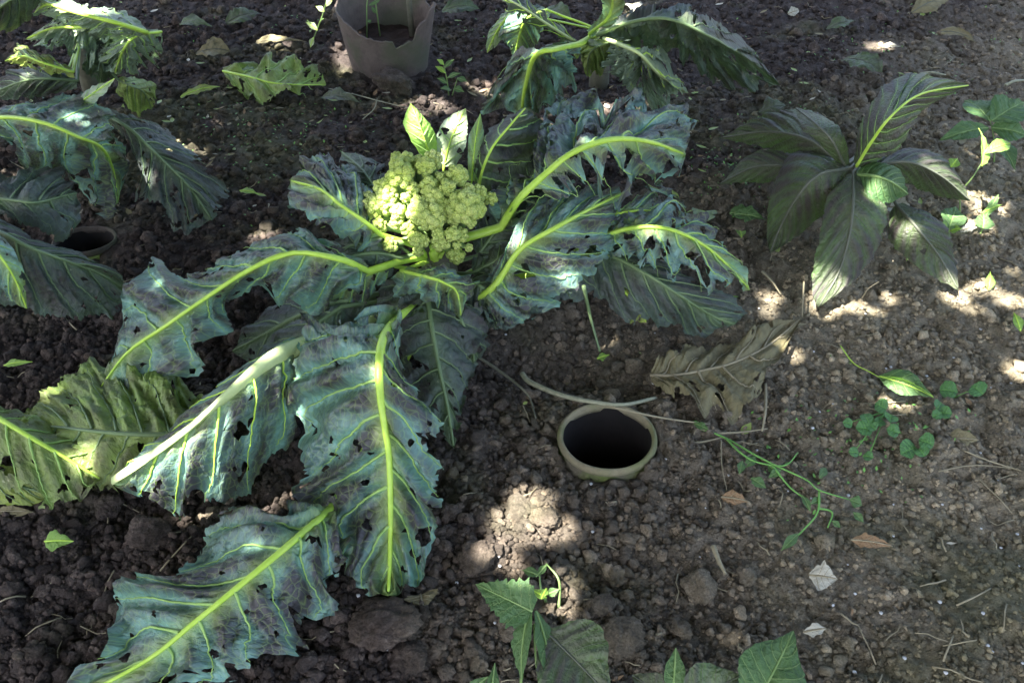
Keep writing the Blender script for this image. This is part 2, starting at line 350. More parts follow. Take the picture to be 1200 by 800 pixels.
# ------------------------------------------------------------------ shade tree overhead (out of view, gaps shaped to let the sun flecks through)
# sun flecks seen in the photograph, with some added on leaf highlights: pixel x, y, height (cm), half sizes in pixels
FLECKS = [(620, 588, 0, 28, 16), (640, 618, 0, 36, 18), (598, 620, 0, 26, 18), (585, 650, 0, 22, 15), (655, 712, 0, 20, 9), (665, 684, 0, 9, 13), (610, 668, 0, 8, 6), (980, 352, 0, 17, 7), (1014, 362, 0, 20, 6), (1042, 348, 0, 9, 5), (903, 350, 0, 10, 8), (898, 366, 0, 7, 4), (1118, 346, 0, 16, 8), (1152, 338, 0, 14, 6), (1186, 352, 0, 18, 7), (1140, 362, 0, 10, 4), (1070, 318, 0, 12, 6), (1190, 322, 0, 9, 4),
          (964, 344, 2, 19, 13), (1030, 236, 11, 12, 6), (1195, 432, 0, 13, 8), (455, 520, 10, 6, 9), (440, 440, 16, 8, 6), (300, 640, 8, 8, 6), (195, 345, 12, 9, 7), (650, 300, 15, 9, 6), (760, 270, 14, 12, 4), (690, 175, 21, 10, 4), (90, 135, 18, 14, 5), (260, 705, 7, 7, 5), (410, 235, 18, 7, 5), (640, 85, 20, 9, 6), (820, 60, 20, 10, 5), (60, 460, 4, 12, 6), (110, 540, 3, 14, 8), (730, 128, 0, 34, 9), (500, 122, 0, 30, 9), (580, 100, 0, 28, 8), (410, 60, 0, 22, 5), (325, 52, 0, 16, 4), (312, 278, 0, 14, 8),
          (205, 522, 12, 26, 15), (165, 556, 8, 26, 14), (290, 440, 16, 14, 9), (325, 418, 15, 14, 8), (245, 485, 14, 18, 11), (452, 214, 22, 20, 12), (440, 235, 20, 22, 12), (575, 240, 20, 14, 10),
          (75, 40, 22, 26, 12), (155, 60, 18, 18, 14), (85, 8, 25, 30, 7), (20, 66, 14, 14, 8), (60, 78, 12, 16, 5), (735, 82, 14, 16, 10), (722, 38, 22, 12, 8), (605, 10, 22, 30, 6), (575, 45, 18, 10, 12), (605, 50, 18, 10, 10),
          (1152, 172, 12, 22, 14), (1102, 194, 12, 22, 8), (745, 15, 0, 12, 8), (1030, 55, 0, 12, 5), (488, 150, 22, 14, 16), (540, 145, 21, 8, 10), (1140, 260, 2, 20, 8), (375, 25, 8, 10, 20), (925, 410, 0, 12, 5), (1050, 455, 3, 20, 8)]
fl3 = []
for (x, y, z, a, b_) in FLECKS:
    p = P(x, y, z / 100); k = scale_at(p); dep = math.asin(-ray(x, y).normalized().z)
    fl3.append((p.x, p.y, p.z, a * k, b_ * k / math.sin(dep)))
fl3 = np.array(fl3)
def build_tree():
    root = thing('unseen_shade_tree', 'unseen leafy tree overhead, crown gaps shaped to dapple the whole vegetable bed', 'tree', Vector((-3.0, -1.5, 0)))
    g = Geo(); base = Vector((-3.0, -1.5, -0.1)); top = Vector((-2.3, -1.0, 1.4))
    g.tube([base, base.lerp(top, .2) + Vector((.03, 0, 0)), base.lerp(top, .6), top], [.22, .17, .14, .11], 12)
    ends = [(-1.2, -0.4, 1.9), (-0.6, 0.9, 2.0), (-2.1, 1.0, 1.9), (-0.2, -0.2, 2.1), (-2.4, -0.1, 2.2), (-1.0, 1.9, 2.1), (-2.8, 0.3, 2.0), (-2.6, -1.6, 1.9), (-1.5, -1.6, 1.8)]
    for e in ends:
        e = Vector(e); md = top.lerp(e, .5) + Vector((0, 0, .18))
        g.tube([top - Vector((0, 0, .1)), top.lerp(md, .5), md, e], [.075, .055, .04, .015], 8)
        for k in range(5):
            q = md.lerp(e, random.uniform(0, .9)); g.tube([q, q + Vector((random.uniform(-.5, .5), random.uniform(-.5, .5), random.uniform(-.2, .4)))], [.012, .004], 5)
    g.build('trunk', M['bark'], root)
    kx, ky = SUN_DIR.x / SUN_DIR.z, SUN_DIR.y / SUN_DIR.z
    def scatter(sx, sy, z, size):
        x, y = sx + kx * z, sy + ky * z; dist = np.full(len(x), 9.0)
        for (fx, fy, fz, a, b_) in fl3:
            dx, dy = x - kx * (z - fz) - fx, y - ky * (z - fz) - fy
            rn = np.hypot(dx / a, dy / b_); dist = np.minimum(dist, (rn - 1) * np.hypot(dx, dy) / np.maximum(rn, 1e-6))
        ok = dist > .010
        return x[ok], y[ok], z[ok], np.minimum(size[ok], np.maximum(.013, dist[ok] * .8))
    n = 21000; z = rng.uniform(1.55, 2.25, n)
    A1 = scatter(rng.uniform(-2.2, 2.2, n), rng.uniform(-0.5, 3.3, n), z, rng.uniform(.035, .065, n))
    n = 26000; k = rng.integers(len(fl3), size=n); z = rng.uniform(1.55, 2.0, n); r_ = rng.uniform(0, 1, n) ** .7; th = rng.uniform(0, 6.283, n)   # small leaves added round the gaps to sharpen the flecks
    A2 = scatter(fl3[k, 0] - kx * fl3[k, 2] + np.cos(th) * (fl3[k, 3] + .10) * r_ * 1.1, fl3[k, 1] - ky * fl3[k, 2] + np.sin(th) * (fl3[k, 4] + .10) * r_ * 1.1, z, rng.uniform(.018, .03, n))
    x, y, z, size = (np.concatenate(q) for q in zip(A1, A2)); n = len(x)
    yaw, tilt, tl2 = rng.uniform(0, 6.28, n), rng.normal(0, .35, n), rng.normal(0, .35, n)
    prof = np.array([(-1, 0), (-.5, .42), (.2, .5), (1.0, 0), (.2, -.5), (-.5, -.42)])
    c, s = np.cos(yaw)[:, None], np.sin(yaw)[:, None]
    lx, ly = prof[:, 0][None] * size[:, None] * 1.25, prof[:, 1][None] * size[:, None] * 1.35
    vx, vy = lx * c - ly * s, lx * s + ly * c; vz = lx * tilt[:, None] + ly * tl2[:, None] - np.abs(ly) * .2
    v = np.stack([x[:, None] + vx, y[:, None] + vy, z[:, None] + vz], -1).reshape(-1, 3) - np.array(root.location)
    i = np.arange(n)[:, None] * 6
    mesh_np('crown', v, [np.concatenate([i + np.array([[0, 1, 2, 3]]), i + np.array([[0, 3, 4, 5]])])], M['canopy'], root, smooth=False)
build_tree()

# ------------------------------------------------------------------ ground
POT = P(712, 509, .014); POT2 = G(100, 284); NURS = G(457, 72)
POTS = [(POT.x, POT.y, .0545, -.2), (POT2.x, POT2.y, .043, -.2)]
def axis(lo, hi, f0, f1, fine, grow, mx):
    a = list(np.arange(f0, f1, fine)); st = fine; x = f1; up = []
    while x < hi: up.append(x); st = min(st * grow, mx); x += st
    up.append(hi); st = fine; x = f0 - fine; dn = []
    while x > lo: dn.append(x); st = min(st * grow, mx); x -= st
    dn.append(lo)
    return np.array(dn[::-1] + a + up)
def flatness(x, y):                       # 1 where the soil is trodden flat and cracked (right foreground)
    c1 = P(1090, 690); c2 = P(300, 170); c3 = P(690, 170)
    a = np.exp(-(((x - c1.x) / .19) ** 2 + ((y - c1.y) / .13) ** 2))
    return np.clip(a * 1.2 + .5 * np.exp(-(((x - c2.x) / .3) ** 2 + ((y - c2.y) / .25) ** 2)), 0, 1)
def rough_h(x, y):
    fl = flatness(x, y); k = 1 - .75 * fl
    h = smooth_h(x, y)
    wx, wy = x + .006 * vnoise(x * 60, y * 60, 41), y + .006 * vnoise(x * 60, y * 60, 42)
    far = np.clip((y - 1.2) / 1.0, 0, 1)
    big = domes(wx, wy, .045, 50) * .012 + domes(wx, wy, .024, 60) * .0085
    small = domes(wx, wy, .0125, 70) * .0048 + domes(wx, wy, .0065, 80, .68) * .0022
    h = h + k * (big + small) * (.55 + .45 * vnoise(x * 5, y * 5, 33)) - k * .008
    h = h + .0022 * fbm(x * 130, y * 130, 90, 3) + .006 * fbm(x * 22, y * 22, 95, 3) * (1 - .5 * fl)
    # cracks in the flat crust
    cx, cy = x + .012 * fbm(x * 25, y * 25, 101, 3), y + .012 * fbm(x * 25, y * 25, 111, 3)
    d = np.abs(vnoise(cx * 13, cy * 13, 121)); h = h - fl * .006 * np.clip(1 - d / .035, 0, 1)
    # hollow dug to deepen the shade beside the plant
    c = P(640, 420); h = h - .040 * np.exp(-(((x - c.x) / .10) ** 2 + ((y - c.y) / .06) ** 2))
    return h
def build_ground():
    xs = axis(-60, 60, -1.02, 1.02, .0034, 1.06, 6.0); ys = axis(-20, 90, .44, 1.35, .003, 1.006, .02)
    ys2 = axis(-20, 90, .44, 2.5, .003, 1.0, .003)
    a = [-20, -8, -3, -1, -.3, 0, .15, .25, .32, .38, .42]; y = .44; st = .003
    while y < 2.45: a.append(y); st = min(st * 1.0035, .009); y += st
    while y < 90: a.append(y); st *= 1.12; y += st
    ys = np.array(a)
    X, Y = np.meshgrid(xs, ys); Z = rough_h(X.ravel(), Y.ravel()).reshape(X.shape)
    for (px, py, r, dz) in POTS:
        d = np.hypot(X - px, Y - py); Z = np.where(d < r, dz, Z)
    nx, ny = len(xs), len(ys)
    i = (np.arange(ny - 1)[:, None] * nx + np.arange(nx - 1)[None]).ravel()
    f = np.stack([i, i + 1, i + nx + 1, i + nx], 1)
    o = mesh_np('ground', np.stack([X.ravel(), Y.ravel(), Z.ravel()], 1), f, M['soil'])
    tag(o, 'crumbly dark grey brown garden soil', kind='structure')
    return o
ground = build_ground()
def gr(x, y): return float(rough_h(np.array([x]), np.array([y]))[0])

# ------------------------------------------------------------------ soil crumbs and clods
def in_pots(x, y, m=.065): return any(math.hypot(x - p[0], y - p[1]) < m for p in POTS) or math.hypot(x - NURS.x, y - NURS.y) < .10
def build_crumbs():
    shp = [lump(2, k, .46, .8) for k in range(8)]; shs = [lump(1, k + 20, .5, .85) for k in range(8)]
    V, F, A = [], [], []; n = 0
    px = rng.uniform(-30, 1230, 62000); py = rng.uniform(-20, 830, 62000)
    pts = [P(a, b) for a, b in zip(px, py)]
    X = np.array([p.x for p in pts]); Y = np.array([p.y for p in pts]); Z = rough_h(X, Y); FLT = flatness(X, Y)
    for k in range(len(X)):
        d = math.hypot(Y[k], CAM_H)
        if in_pots(X[k], Y[k]) or rng.random() < FLT[k] * .45: continue
        r = (.0013 + .0029 * rng.random() ** 2.6) * (.5 + .55 * d) * (1 if X[k] < .12 else .88)
        if rng.random() < .08 * (1 - FLT[k]) * (1.6 if X[k] < .15 else .6): r *= 1.9
        v, f = (shp if r > .0036 else shs)[rng.integers(8)]
        th = rng.uniform(0, 6.28); c, s = math.cos(th), math.sin(th)
        sc = r * rng.uniform(.75, 1.3, 3); q = v * sc
        q = np.stack([q[:, 0] * c - q[:, 1] * s, q[:, 0] * s + q[:, 1] * c, q[:, 2]], 1)
        V.append(q + np.array([X[k], Y[k], Z[k] + r * .35])); F.append(f + n); n += len(v); A.append(np.full(len(v), np.clip(rng.normal(.5, .27), 0, 1)))
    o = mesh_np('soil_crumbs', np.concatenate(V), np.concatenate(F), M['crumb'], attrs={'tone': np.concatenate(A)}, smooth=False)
    tag(o, 'loose small crumbs of dark soil covering the bed', 'soil', kind='stuff')
build_crumbs()
CLOD = []
for k in range(8):
    v, f = lump(4, k + 40, .24 + .05 * (k % 3), .72 + .06 * (k % 4))
    me = mesh_np('soil_clod', v, f, M['clod']); CLOD.append(me.data); bpy.data.objects.remove(me)
def crumbly(seed):
    v, f = ico(5); q = v.copy(); out = []
    for p in v:
        w = Vector(p); n = mnoise.noise(w * 1.2 + Vector((seed, 0, 0))) * .3 + mnoise.fractal(w * 3 + Vector((0, seed, 0)), 1, 2.1, 4) * .12
        for fr, am in ((4.0, .13), (8.0, .08), (15.0, .04)):
            d = mnoise.voronoi(w * fr + Vector((seed, 0, seed)))[0]; n += am * (.5 - d[0]) * 1.2
        w = w * (1 + n); out.append((w.x, w.y, w.z * .7))
    o = mesh_np('soil_clod', np.array(out), f, M['clod']); me = o.data; bpy.data.objects.remove(o); return me
BIG = [crumbly(3), crumbly(9), crumbly(14)]
def clod(x, y, rpx, label, group=None, mi=None, flat=1.0, on=None):
    p = G(x, y); k = scale_at(p); r = rpx * k
    o = link('soil_clod', BIG[int(x) % 3] if rpx >= 16 else CLOD[random.randrange(8)])
    p.z = gr(p.x, p.y); o.location = (p.x, p.y, p.z + r * .42 * flat); o.scale = (r * random.uniform(.85, 1.2), r * random.uniform(.85, 1.15), r * random.uniform(.8, 1.05) * flat)
    o.rotation_euler = (random.uniform(-.3, .3), random.uniform(-.3, .3), random.uniform(0, 6.28))
    tag(o, label, 'soil clod', group)
for x, y, r, l in [(705, 712, 17, 'rounded grey brown soil clod beside the sunlit patch and jagged weed'), (728, 750, 23, 'large rough soil clod between the jagged weed and the pebbly crust'),
                   (452, 735, 46, 'big flat lump of fine soil under the tip of the long front leaf'), (875, 676, 12, 'small pale round clod below the green creeping weed'),
                   (966, 637, 12, 'round tan clod next to the brown bark strip'), (798, 738, 12, 'round pale clod beside the big leaf at the bed edge'),
                   (478, 772, 22, 'dark clod leaning on the big flat soil lump'), (556, 768, 16, 'oblong dark clod beside the green leaf tip'),
                   (462, 102, 22, 'brownish rounded clod at the foot of the broken nursery pot'), (178, 640, 26, 'crumbly reddish clod beneath the bright ribbed leaf'),
                   (560, 655, 22, 'dark clod at the edge of the sunlit soil patch'), (610, 600, 20, 'cracked pale clod lit by the sun below the buried pot'), (640, 612, 18, 'sunlit clod resting on the bright soil patch'),
                   (130, 600, 16, 'tan clod under the yellowing old leaf'), (820, 690, 22, 'dark flat clod with a white fleck beside it')]:
    clod(x, y, r, l, flat=.6 if r > 40 else 1)
cnt = 0
while cnt < 255:
    x, y = random.uniform(0, 1200), random.uniform(60, 800); p = G(x, y)
    if in_pots(p.x, p.y, .075) or random.random() < float(flatness(p.x, p.y)) * .8: continue
    if x > 780 and random.random() < .6: continue
    clod(x, y, (random.uniform(4.5, 8) + 6 * random.random() ** 3) * (1 if x < 800 else .8), 'loose dark crumbly clod of soil lying on the bed', 'soil clods strewn over the bed'); cnt += 1

# ------------------------------------------------------------------ leaves
CAMV = Vector((0, 0, CAM_H))
def p3(s):
    """'x y z; x y z' in photo pixels and centimetres of height -> world points"""
    out = []
    for q in s.split(';'):
        a = [float(v) for v in q.split()]
        out.append(P(a[0], a[1], a[2] / 100.0))
    return np.array([tuple(v) for v in out])
def leaf(parent, mid, L, Rr, mat='blue', rib='rib', rr=(.0042, .0012), bow=.10, ruf=.10, quilt=.05, lobe=.10, lf=5.0, holes=8, hs=1.0,
         nv=7, slope=.20, name='leaf', pet=None, seed=None, vr=.0016, prr=1.0, ribflat=.8, label=None, serr=0.0, ribname='midrib', res=.0026, wr=1.0, veins=True):
    seed = seed if seed is not None else random.randrange(10000)
    rs = np.random.default_rng(seed)
    mc = p3(mid) if isinstance(mid, str) else np.asarray(mid); lc = p3(L) if isinstance(L, str) else np.asarray(L); rc = p3(Rr) if isinstance(Rr, str) else np.asarray(Rr)
    lc[-1] = mc[-1]; rc[-1] = mc[-1]
    tt = np.linspace(0, 1, 60); mp = catmull(mc, tt); length = np.linalg.norm(np.diff(mp, axis=0), axis=1).sum()
    wl = np.linalg.norm(catmull(lc, tt) - mp, axis=1); wrr = np.linalg.norm(catmull(rc, tt) - mp, axis=1); wmax = max(wl.max(), wrr.max())
    lobes = (rs.uniform(0, 100), rs.uniform(0, 100))
    # one steady normal field, turned to the sky side
    T = np.gradient(catmull(mc, tt), axis=0); Dv = catmull(rc, tt) - catmull(lc, tt)
    NN = np.cross(T, Dv); NN /= (np.linalg.norm(NN, axis=1)[:, None] + 1e-12)
    k = np.sign((NN[5:-5] * np.array([0, -.35, 1])).sum()); NN = NN * (k if k != 0 else 1)
    NN[:3] = NN[3]; NN[-6:] = NN[-6]
    for _ in range(4): NN[1:-1] = (NN[:-2] + NN[1:-1] + NN[2:]) / 3
    NN /= np.linalg.norm(NN, axis=1)[:, None]
    def surf(t, s, side):
        m = catmull(mc, t); e = catmull(lc if side < 0 else rc, t); so = 0 if side < 0 else 1
        env = np.clip(np.minimum(t * 8, (1 - t) * 8), 0, 1)
        lb = 1 + env * (lobe * (vnoise(t * lf * 2.2 + lobes[so], 0 * t + seed, 5) * 1.1 + .5 * vnoise(t * lf * 5 + lobes[so], 0 * t, 6)) + .035 * vnoise(t * lf * 22, 0 * t + so, 7) + .02 * vnoise(t * lf * 60, 0 * t + so, 12))
        if serr: lb = lb + env * serr * (np.abs(((t * lf * 4) % 1.0) - .35) - .3)
        d = (e - m) * (lb[..., None] - .25 * lobe * env[..., None]); w = np.linalg.norm(d, axis=-1)
        n = np.stack([np.interp(t, tt, NN[:, c]) for c in range(3)], -1)
        u = t * length; v = s * w
        q = (t - slope * s ** 1.2) * nv + .5 * so + .35
        tri = np.abs(q - np.round(q)) * 2                      # 0 on a vein, 1 midway
        bul = np.sqrt(np.clip(tri, 0, 1))
        hgt = bow * w * (4 * s * (1 - s)) * .5 + quilt * wmax * (.5 - .5 * np.cos(np.pi * tri) - .5) * np.clip(s * 3.5, 0, 1) * (.4 + .6 * env)
        hgt = hgt + ruf * wmax * s ** 1.6 * (vnoise(u * 26 / (wmax * 12 + .3) + seed, s * 1.5 + so * 9, 8) + .45 * vnoise(u * 60 / (wmax * 12 + .3), s * 2 + so * 7 + seed, 9)) * env
        hgt = hgt + wmax * wr * (.05 * fbm(q * 2.2 + seed, v * 16 + so * 31, 10, 3, .6) + .012 * fbm(u * 140 + seed, v * 140 + so * 17, 14, 2)) * np.clip(s * 5, 0, 1) * env
        pt = m + d * s[..., None] + n * hgt[..., None]
        return pt, u, v * (1 if so else -1), bul, n
    nt_ = int(np.clip(length / res, 14, 150)); V, F, U, B = [], [], [], []; off = 0
    hl = []
    nh = int(holes * 3.0)
    for kk in range(nh):
        edge = kk % 3 == 2 and holes > 3
        hl.append((rs.uniform(.1, .93), rs.choice([-1, 1]), (rs.uniform(.93, 1.04) if edge else rs.uniform(.12, 1.0) ** .7), (rs.uniform(.003, .0085) if edge else rs.uniform(.0016, .0055)) * hs * (1.9 if rs.random() < .12 else 1), rs.uniform(.45, 1), rs.uniform(0, 3.14)))
    for side, wd in ((-1, wl), (1, wrr)):
        ns_ = int(np.clip(wd.max() / res, 5, 60)); t0, s0 = np.meshgrid(np.linspace(0, 1, nt_ + 1), np.linspace(0, 1, ns_ + 1), indexing='ij'); t = t0.ravel().copy(); s = s0.ravel().copy()
        i = (np.arange(nt_)[:, None] * (ns_ + 1) + np.arange(ns_)[None]).ravel()
        f = np.stack([i, i + ns_ + 1, i + ns_ + 2, i + 1], 1)
        keep = np.ones(len(f), bool)
        for (ht, hsd, hv, hr, asp, ang) in hl:
            if hsd != side: continue
            w = np.interp(ht, tt, wd) + 1e-6; du, dv = (t - ht) * length, (s - hv) * w; ca, sa = math.cos(ang), math.sin(ang)
            a, b2 = (du * ca + dv * sa) / hr, (-du * sa + dv * ca) / (hr * asp)
            th = np.arctan2(b2, a); ed = 1 + .25 * np.sin(3 * th + ht * 40) + .15 * np.sin(5 * th + hv * 30)
            d = np.hypot(a, b2) / ed; dc = d[f].mean(1); rem = dc < 1; keep &= ~rem
            bv = np.intersect1d(np.unique(f[rem]), np.unique(f[~rem])) if rem.any() else []
            if len(bv):
                k2 = 1 / np.maximum(d[bv], .35); k2 = np.clip(k2, .6, 1.8); t[bv] = np.clip(ht + (t[bv] - ht) * k2, 0, 1); s[bv] = np.clip(hv + (s[bv] - hv) * k2, 0, 1)
        pt, u, v, bul, n = surf(t, s, side)
        V.append(pt); F.append(f[keep] + off if side > 0 else f[keep][:, ::-1] + off); U.append(np.stack([u, v], 1)); B.append(bul); off += len(t)
    base = np.array(world_loc(parent)); V = np.concatenate(V) - base
    o = mesh_np(name, V, np.concatenate(F), M[mat], parent, uv=np.concatenate(U), attrs={'bulge': np.concatenate(B)})
    if label: o['label'] = label
    # midrib, with the petiole running back to the stem
    g = Geo(); tm = np.linspace(0, .985, 26); mp = catmull(mc, tm); nm = np.stack([np.interp(tm, tt, NN[:, c]) for c in range(3)], -1)
    pts = [Vector(p) + Vector(n) * (rr[0] * .2 + .0004) for p, n in zip(mp, nm)]; rad = [rr[0] * (1 - a) ** .8 + rr[1] * a for a in tm]
    if pet is not None:
        pp = p3(pet) if isinstance(pet, str) else np.asarray(pet); allp = np.concatenate([pp, mp[:1]]); pe = catmull(allp, np.linspace(0, 1, 9))[:-1]
        pts = [Vector(p) for p in pe] + pts; rad = [rr[0] * (1 + .5 * prr - .5 * prr * k3 / 8) * (prr if prr < 1 else 1) for k3 in range(8)] + rad
    g.tube(pts, rad, 8, flat=ribflat); rb = g.build(ribname, M[rib], o)
    if veins:
        g = Geo()
        for side in (-1, 1):
            so = 0 if side < 0 else 1
            for kq in range(-1, nv + 2):
                t0 = (kq - .5 * so - .35) / nv
                ss = np.linspace(.02, .95, 44); tv = t0 + slope * ss ** 1.2; ok = (tv > .03) & (tv < .90)
                if ok.sum() < 5 or t0 < -.02: continue
                ss, tv = ss[ok], tv[ok]
                pt, u, v, b_, n = surf(tv, ss, side); w = np.interp(tv[0], tt, wl if side < 0 else wrr)
                if w < .008: continue
                r0 = vr * (.6 + .4 * min(1, w / .06))
                g.tube([Vector(a) + Vector(c) * (r0 * .8 + .0005) for a, c in zip(pt, n)], [max(r0 * (1 - x ** .8 * .85), .0002) for x in np.linspace(0, 1, len(pt))], 5, cap=False)
        if g.n: g.build('side_veins', M[{'rib': 'vein', 'paler_rib': 'rib'}.get(rib, rib)], o)
    return o
def sleaf(parent, b, t, wpx, mat='green', rib=None, sag=.15, shape='ov', name='leaf', face=None, rr=(.0011, .0004), **kw):
    """small simple leaf: base and tip as (pixel x, y, height cm), width in pixels"""
    b = P(b[0], b[1], b[2] / 100); t = P(t[0], t[1], t[2] / 100); ln = (t - b).length; w = wpx * scale_at(b.lerp(t, .5)) * .5
    ax = (t - b).normalized(); up = Vector(face) if face else Vector((0, -.5, 1)); sd = ax.cross(up).normalized(); nn = sd.cross(ax).normalized()
    prof = {'ov': [.12, .75, 1, .78, .35, 0], 'lan': [.15, .6, 1, .85, .45, 0], 'ob': [.1, .45, .85, 1, .75, 0], 'rnd': [.35, .9, 1.02, .98, .8, 0], 'tri': [.5, 1.0, .85, .6, .3, 0]}[shape]
    ms, ls, rs_ = [], [], []
    for k, pw in enumerate(prof):
        a = k / 5; m = b.lerp(t, a) + nn * (sag * ln * 4 * a * (1 - a) * .5)
        ms.append(m); ls.append(m - sd * w * pw + nn * w * pw * .22); rs_.append(m + sd * w * pw + nn * w * pw * .22)
    kw.setdefault('holes', 0); kw.setdefault('lobe', .03); kw.setdefault('ruf', .05); kw.setdefault('quilt', .03); kw.setdefault('nv', 5); kw.setdefault('vr', .0004); kw.setdefault('bow', .05)
    cv = lambda q: [tuple(x) for x in q]
    return leaf(parent, cv(ms), cv(ls), cv(rs_), mat, rib or {'green': 'rib', 'weed': 'stem', 'broad': 'darkrib', 'dry': 'straw', 'rust': 'straw', 'paper': 'straw', 'old': 'dullrib', 'yellow': 'rib', 'clover': 'vine'}.get(mat, 'rib'), rr, name=name, res=kw.pop('res', .0022), **kw)

# ------------------------------------------------------------------ the main cauliflower plant
stem_base = G(520, 372)
cf = thing('cauliflower_plant', 'big blue green cauliflower plant with a yellow green head and long chewed leaves', 'cauliflower', stem_base)
SB = stem_base
def on_stem(z, a=0): return (SB.x - .012 * z / .1 + .012 * math.cos(a), SB.y - .004 + .012 * math.sin(a), z)
g = Geo(); head = P(505, 258, .125)
g.tube([SB - Vector((0, 0, .03)), SB + Vector((0, 0, .03)), Vector(on_stem(.08)), head - Vector((0, 0, .03)), head], [.022, .020, .019, .021, .02], 12)
g.build('stem', M['woody'], cf)
# head: branching stalks (curd) with each floret a mesh of its own
CEN = P(503, 250, .135); AX = np.array([.100, .086, .080])
def on_dome(x, y, inset):
    o = np.array(CAMV - CEN) / AX; d = np.array(ray(x, y)) / AX
    a, b_, c = d @ d, 2 * o @ d, o @ o - 1; ds = b_ * b_ - 4 * a * c
    t = (-b_ - math.sqrt(max(ds, 0))) / (2 * a); p = o + d * t
    q = Vector(p * AX) + CEN; n = Vector(p / AX).normalized()
    return q - n * inset, n
FLO = [(310, 90, 28), (330, 160, 42), (380, 125, 40), (440, 105, 50), (540, 125, 48), (490, 180, 50), (350, 225, 66), (290, 240, 45), (600, 220, 62), (680, 210, 58), (520, 270, 52), (410, 285, 38), (620, 300, 38), (540, 340, 46), (450, 375, 34), (370, 350, 26),
       (230, 290, 42), (130, 350, 34), (250, 330, 52), (170, 400, 48), (230, 385, 52), (165, 465, 38), (205, 525, 38), (335, 440, 38), (315, 500, 36), (460, 450, 62), (530, 470, 72), (600, 400, 45), (720, 410, 88), (660, 465, 48), (795, 430, 38), (775, 505, 30),
       (830, 310, 42), (900, 355, 34), (385, 545, 40), (430, 600, 38), (480, 620, 34), (445, 690, 26), (570, 570, 33), (590, 640, 52), (650, 570, 38), (715, 590, 38), (685, 720, 42), (745, 650, 20), (280, 640, 38), (680, 640, 20), (760, 295, 32)]
g = Geo(); fl = []
root_p = head + Vector((0, 0, .005))
for (x, y, r) in FLO:
    X, Y = 400 + x / 5, 160 + y / 5; q, n = on_dome(X, Y, 0); rad = r / 5 * scale_at(q) * .94
    q = q - n * rad * random.uniform(-.2, 1.6); fl.append((q, n, rad))
    mdp = root_p.lerp(q, .55) + Vector((0, 0, -.012))
    g.tube([root_p, mdp, q], [.008, .005 + rad * .12, rad * .55], 8)
curd = g.build('curd', M['stem'], cf)
bs = [lump(2, 60 + k, .13, 1.0) for k in range(5)]
for (q, n, rad) in fl:
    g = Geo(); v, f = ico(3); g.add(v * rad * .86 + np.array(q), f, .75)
    nb = int(11 + 13 * (rad / .017) ** 2); nb = min(nb, 60); ga = math.pi * (3 - 5 ** .5); ph = random.uniform(0, 6)
    ref = n.to_track_quat('Z', 'Y')
    br = rad * math.sqrt(4.6 / nb) * .95
    for k in range(nb):
        zz = 1 - 1.62 * (k + .5) / nb; rr_ = math.sqrt(max(0, 1 - zz * zz)); a = ga * k + ph
        dv = ref @ Vector((rr_ * math.cos(a), rr_ * math.sin(a), zz)); h = rad * random.uniform(.84, 1.02)
        bv, bf = bs[random.randrange(5)]; s_ = br * random.uniform(.75, 1.25)
        rot = np.array(Vector((random.random(), random.random(), 1)).to_track_quat('Z', 'Y').to_matrix())
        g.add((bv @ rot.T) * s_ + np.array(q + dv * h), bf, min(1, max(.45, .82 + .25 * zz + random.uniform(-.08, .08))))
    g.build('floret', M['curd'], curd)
def pt2(z, a=0): return [on_stem(max(z - .03, .015), a), on_stem(z, a)]
LF = lambda *a, **k: leaf(cf, *a, **k)
# the long front leaf
LF('470 370 13; 452 390 16; 445 420 17; 447 470 14.5; 456 530 10; 458 590 6; 457 660 2.5; 455 697 1.5', '463 360 15; 408 372 16.5; 346 392 14; 340 450 10; 348 540 6; 348 596 4.2; 402 686 2; 455 697 1.5', '463 362 15; 470 385 15; 474 425 13; 502 478 11; 524 555 7; 522 605 4.5; 492 682 2; 455 697 1.5',
   rr=(.0050, .0012), holes=34, nv=10, slope=.16, bow=.12, ruf=.14, quilt=.09, pet=pt2(.05, 3.6), prr=.6, seed=3, lobe=.15, lf=6.5, vr=.0019)
# left front leaf with the broad sunlit rib
LF('395 396 8; 352 406 12.5; 310 426 15; 262 468 14.5; 215 508 12; 170 540 9.5; 131 566 6.5', '395 390 8; 340 397 10; 288 424 12; 242 460 10; 202 498 8; 162 530 6; 131 566 6.5', '395 402 7; 354 440 8; 345 505 5; 296 560 4; 236 610 3; 175 594 4; 131 568 6',
   rr=(.0100, .0045), ribflat=.4, rib='paler_rib', holes=24, nv=8, slope=.14, bow=.25, ruf=.10, quilt=.05, pet=pt2(.05, 3.3), prr=.5, seed=5, lobe=.12, hs=1.1)
# low leaf in the foreground
LF('386 597 5; 372 610 7.5; 330 646 9; 280 687 8.5; 225 732 7; 170 775 5; 50 840 2', '388 593 5; 340 587 7; 255 600 6; 214 672 6; 150 682 5; 128 745 4; 50 840 2', '392 600 5; 412 640 6; 408 690 3.5; 378 758 2.5; 312 775 4; 235 815 3; 50 840 2',
   rr=(.0040, .0012), holes=26, nv=8, slope=.18, bow=.12, ruf=.20, quilt=.08, pet=[on_stem(.04, 4), tuple(P(440, 500, .035))], prr=.7, seed=8, lobe=.24, lf=7)
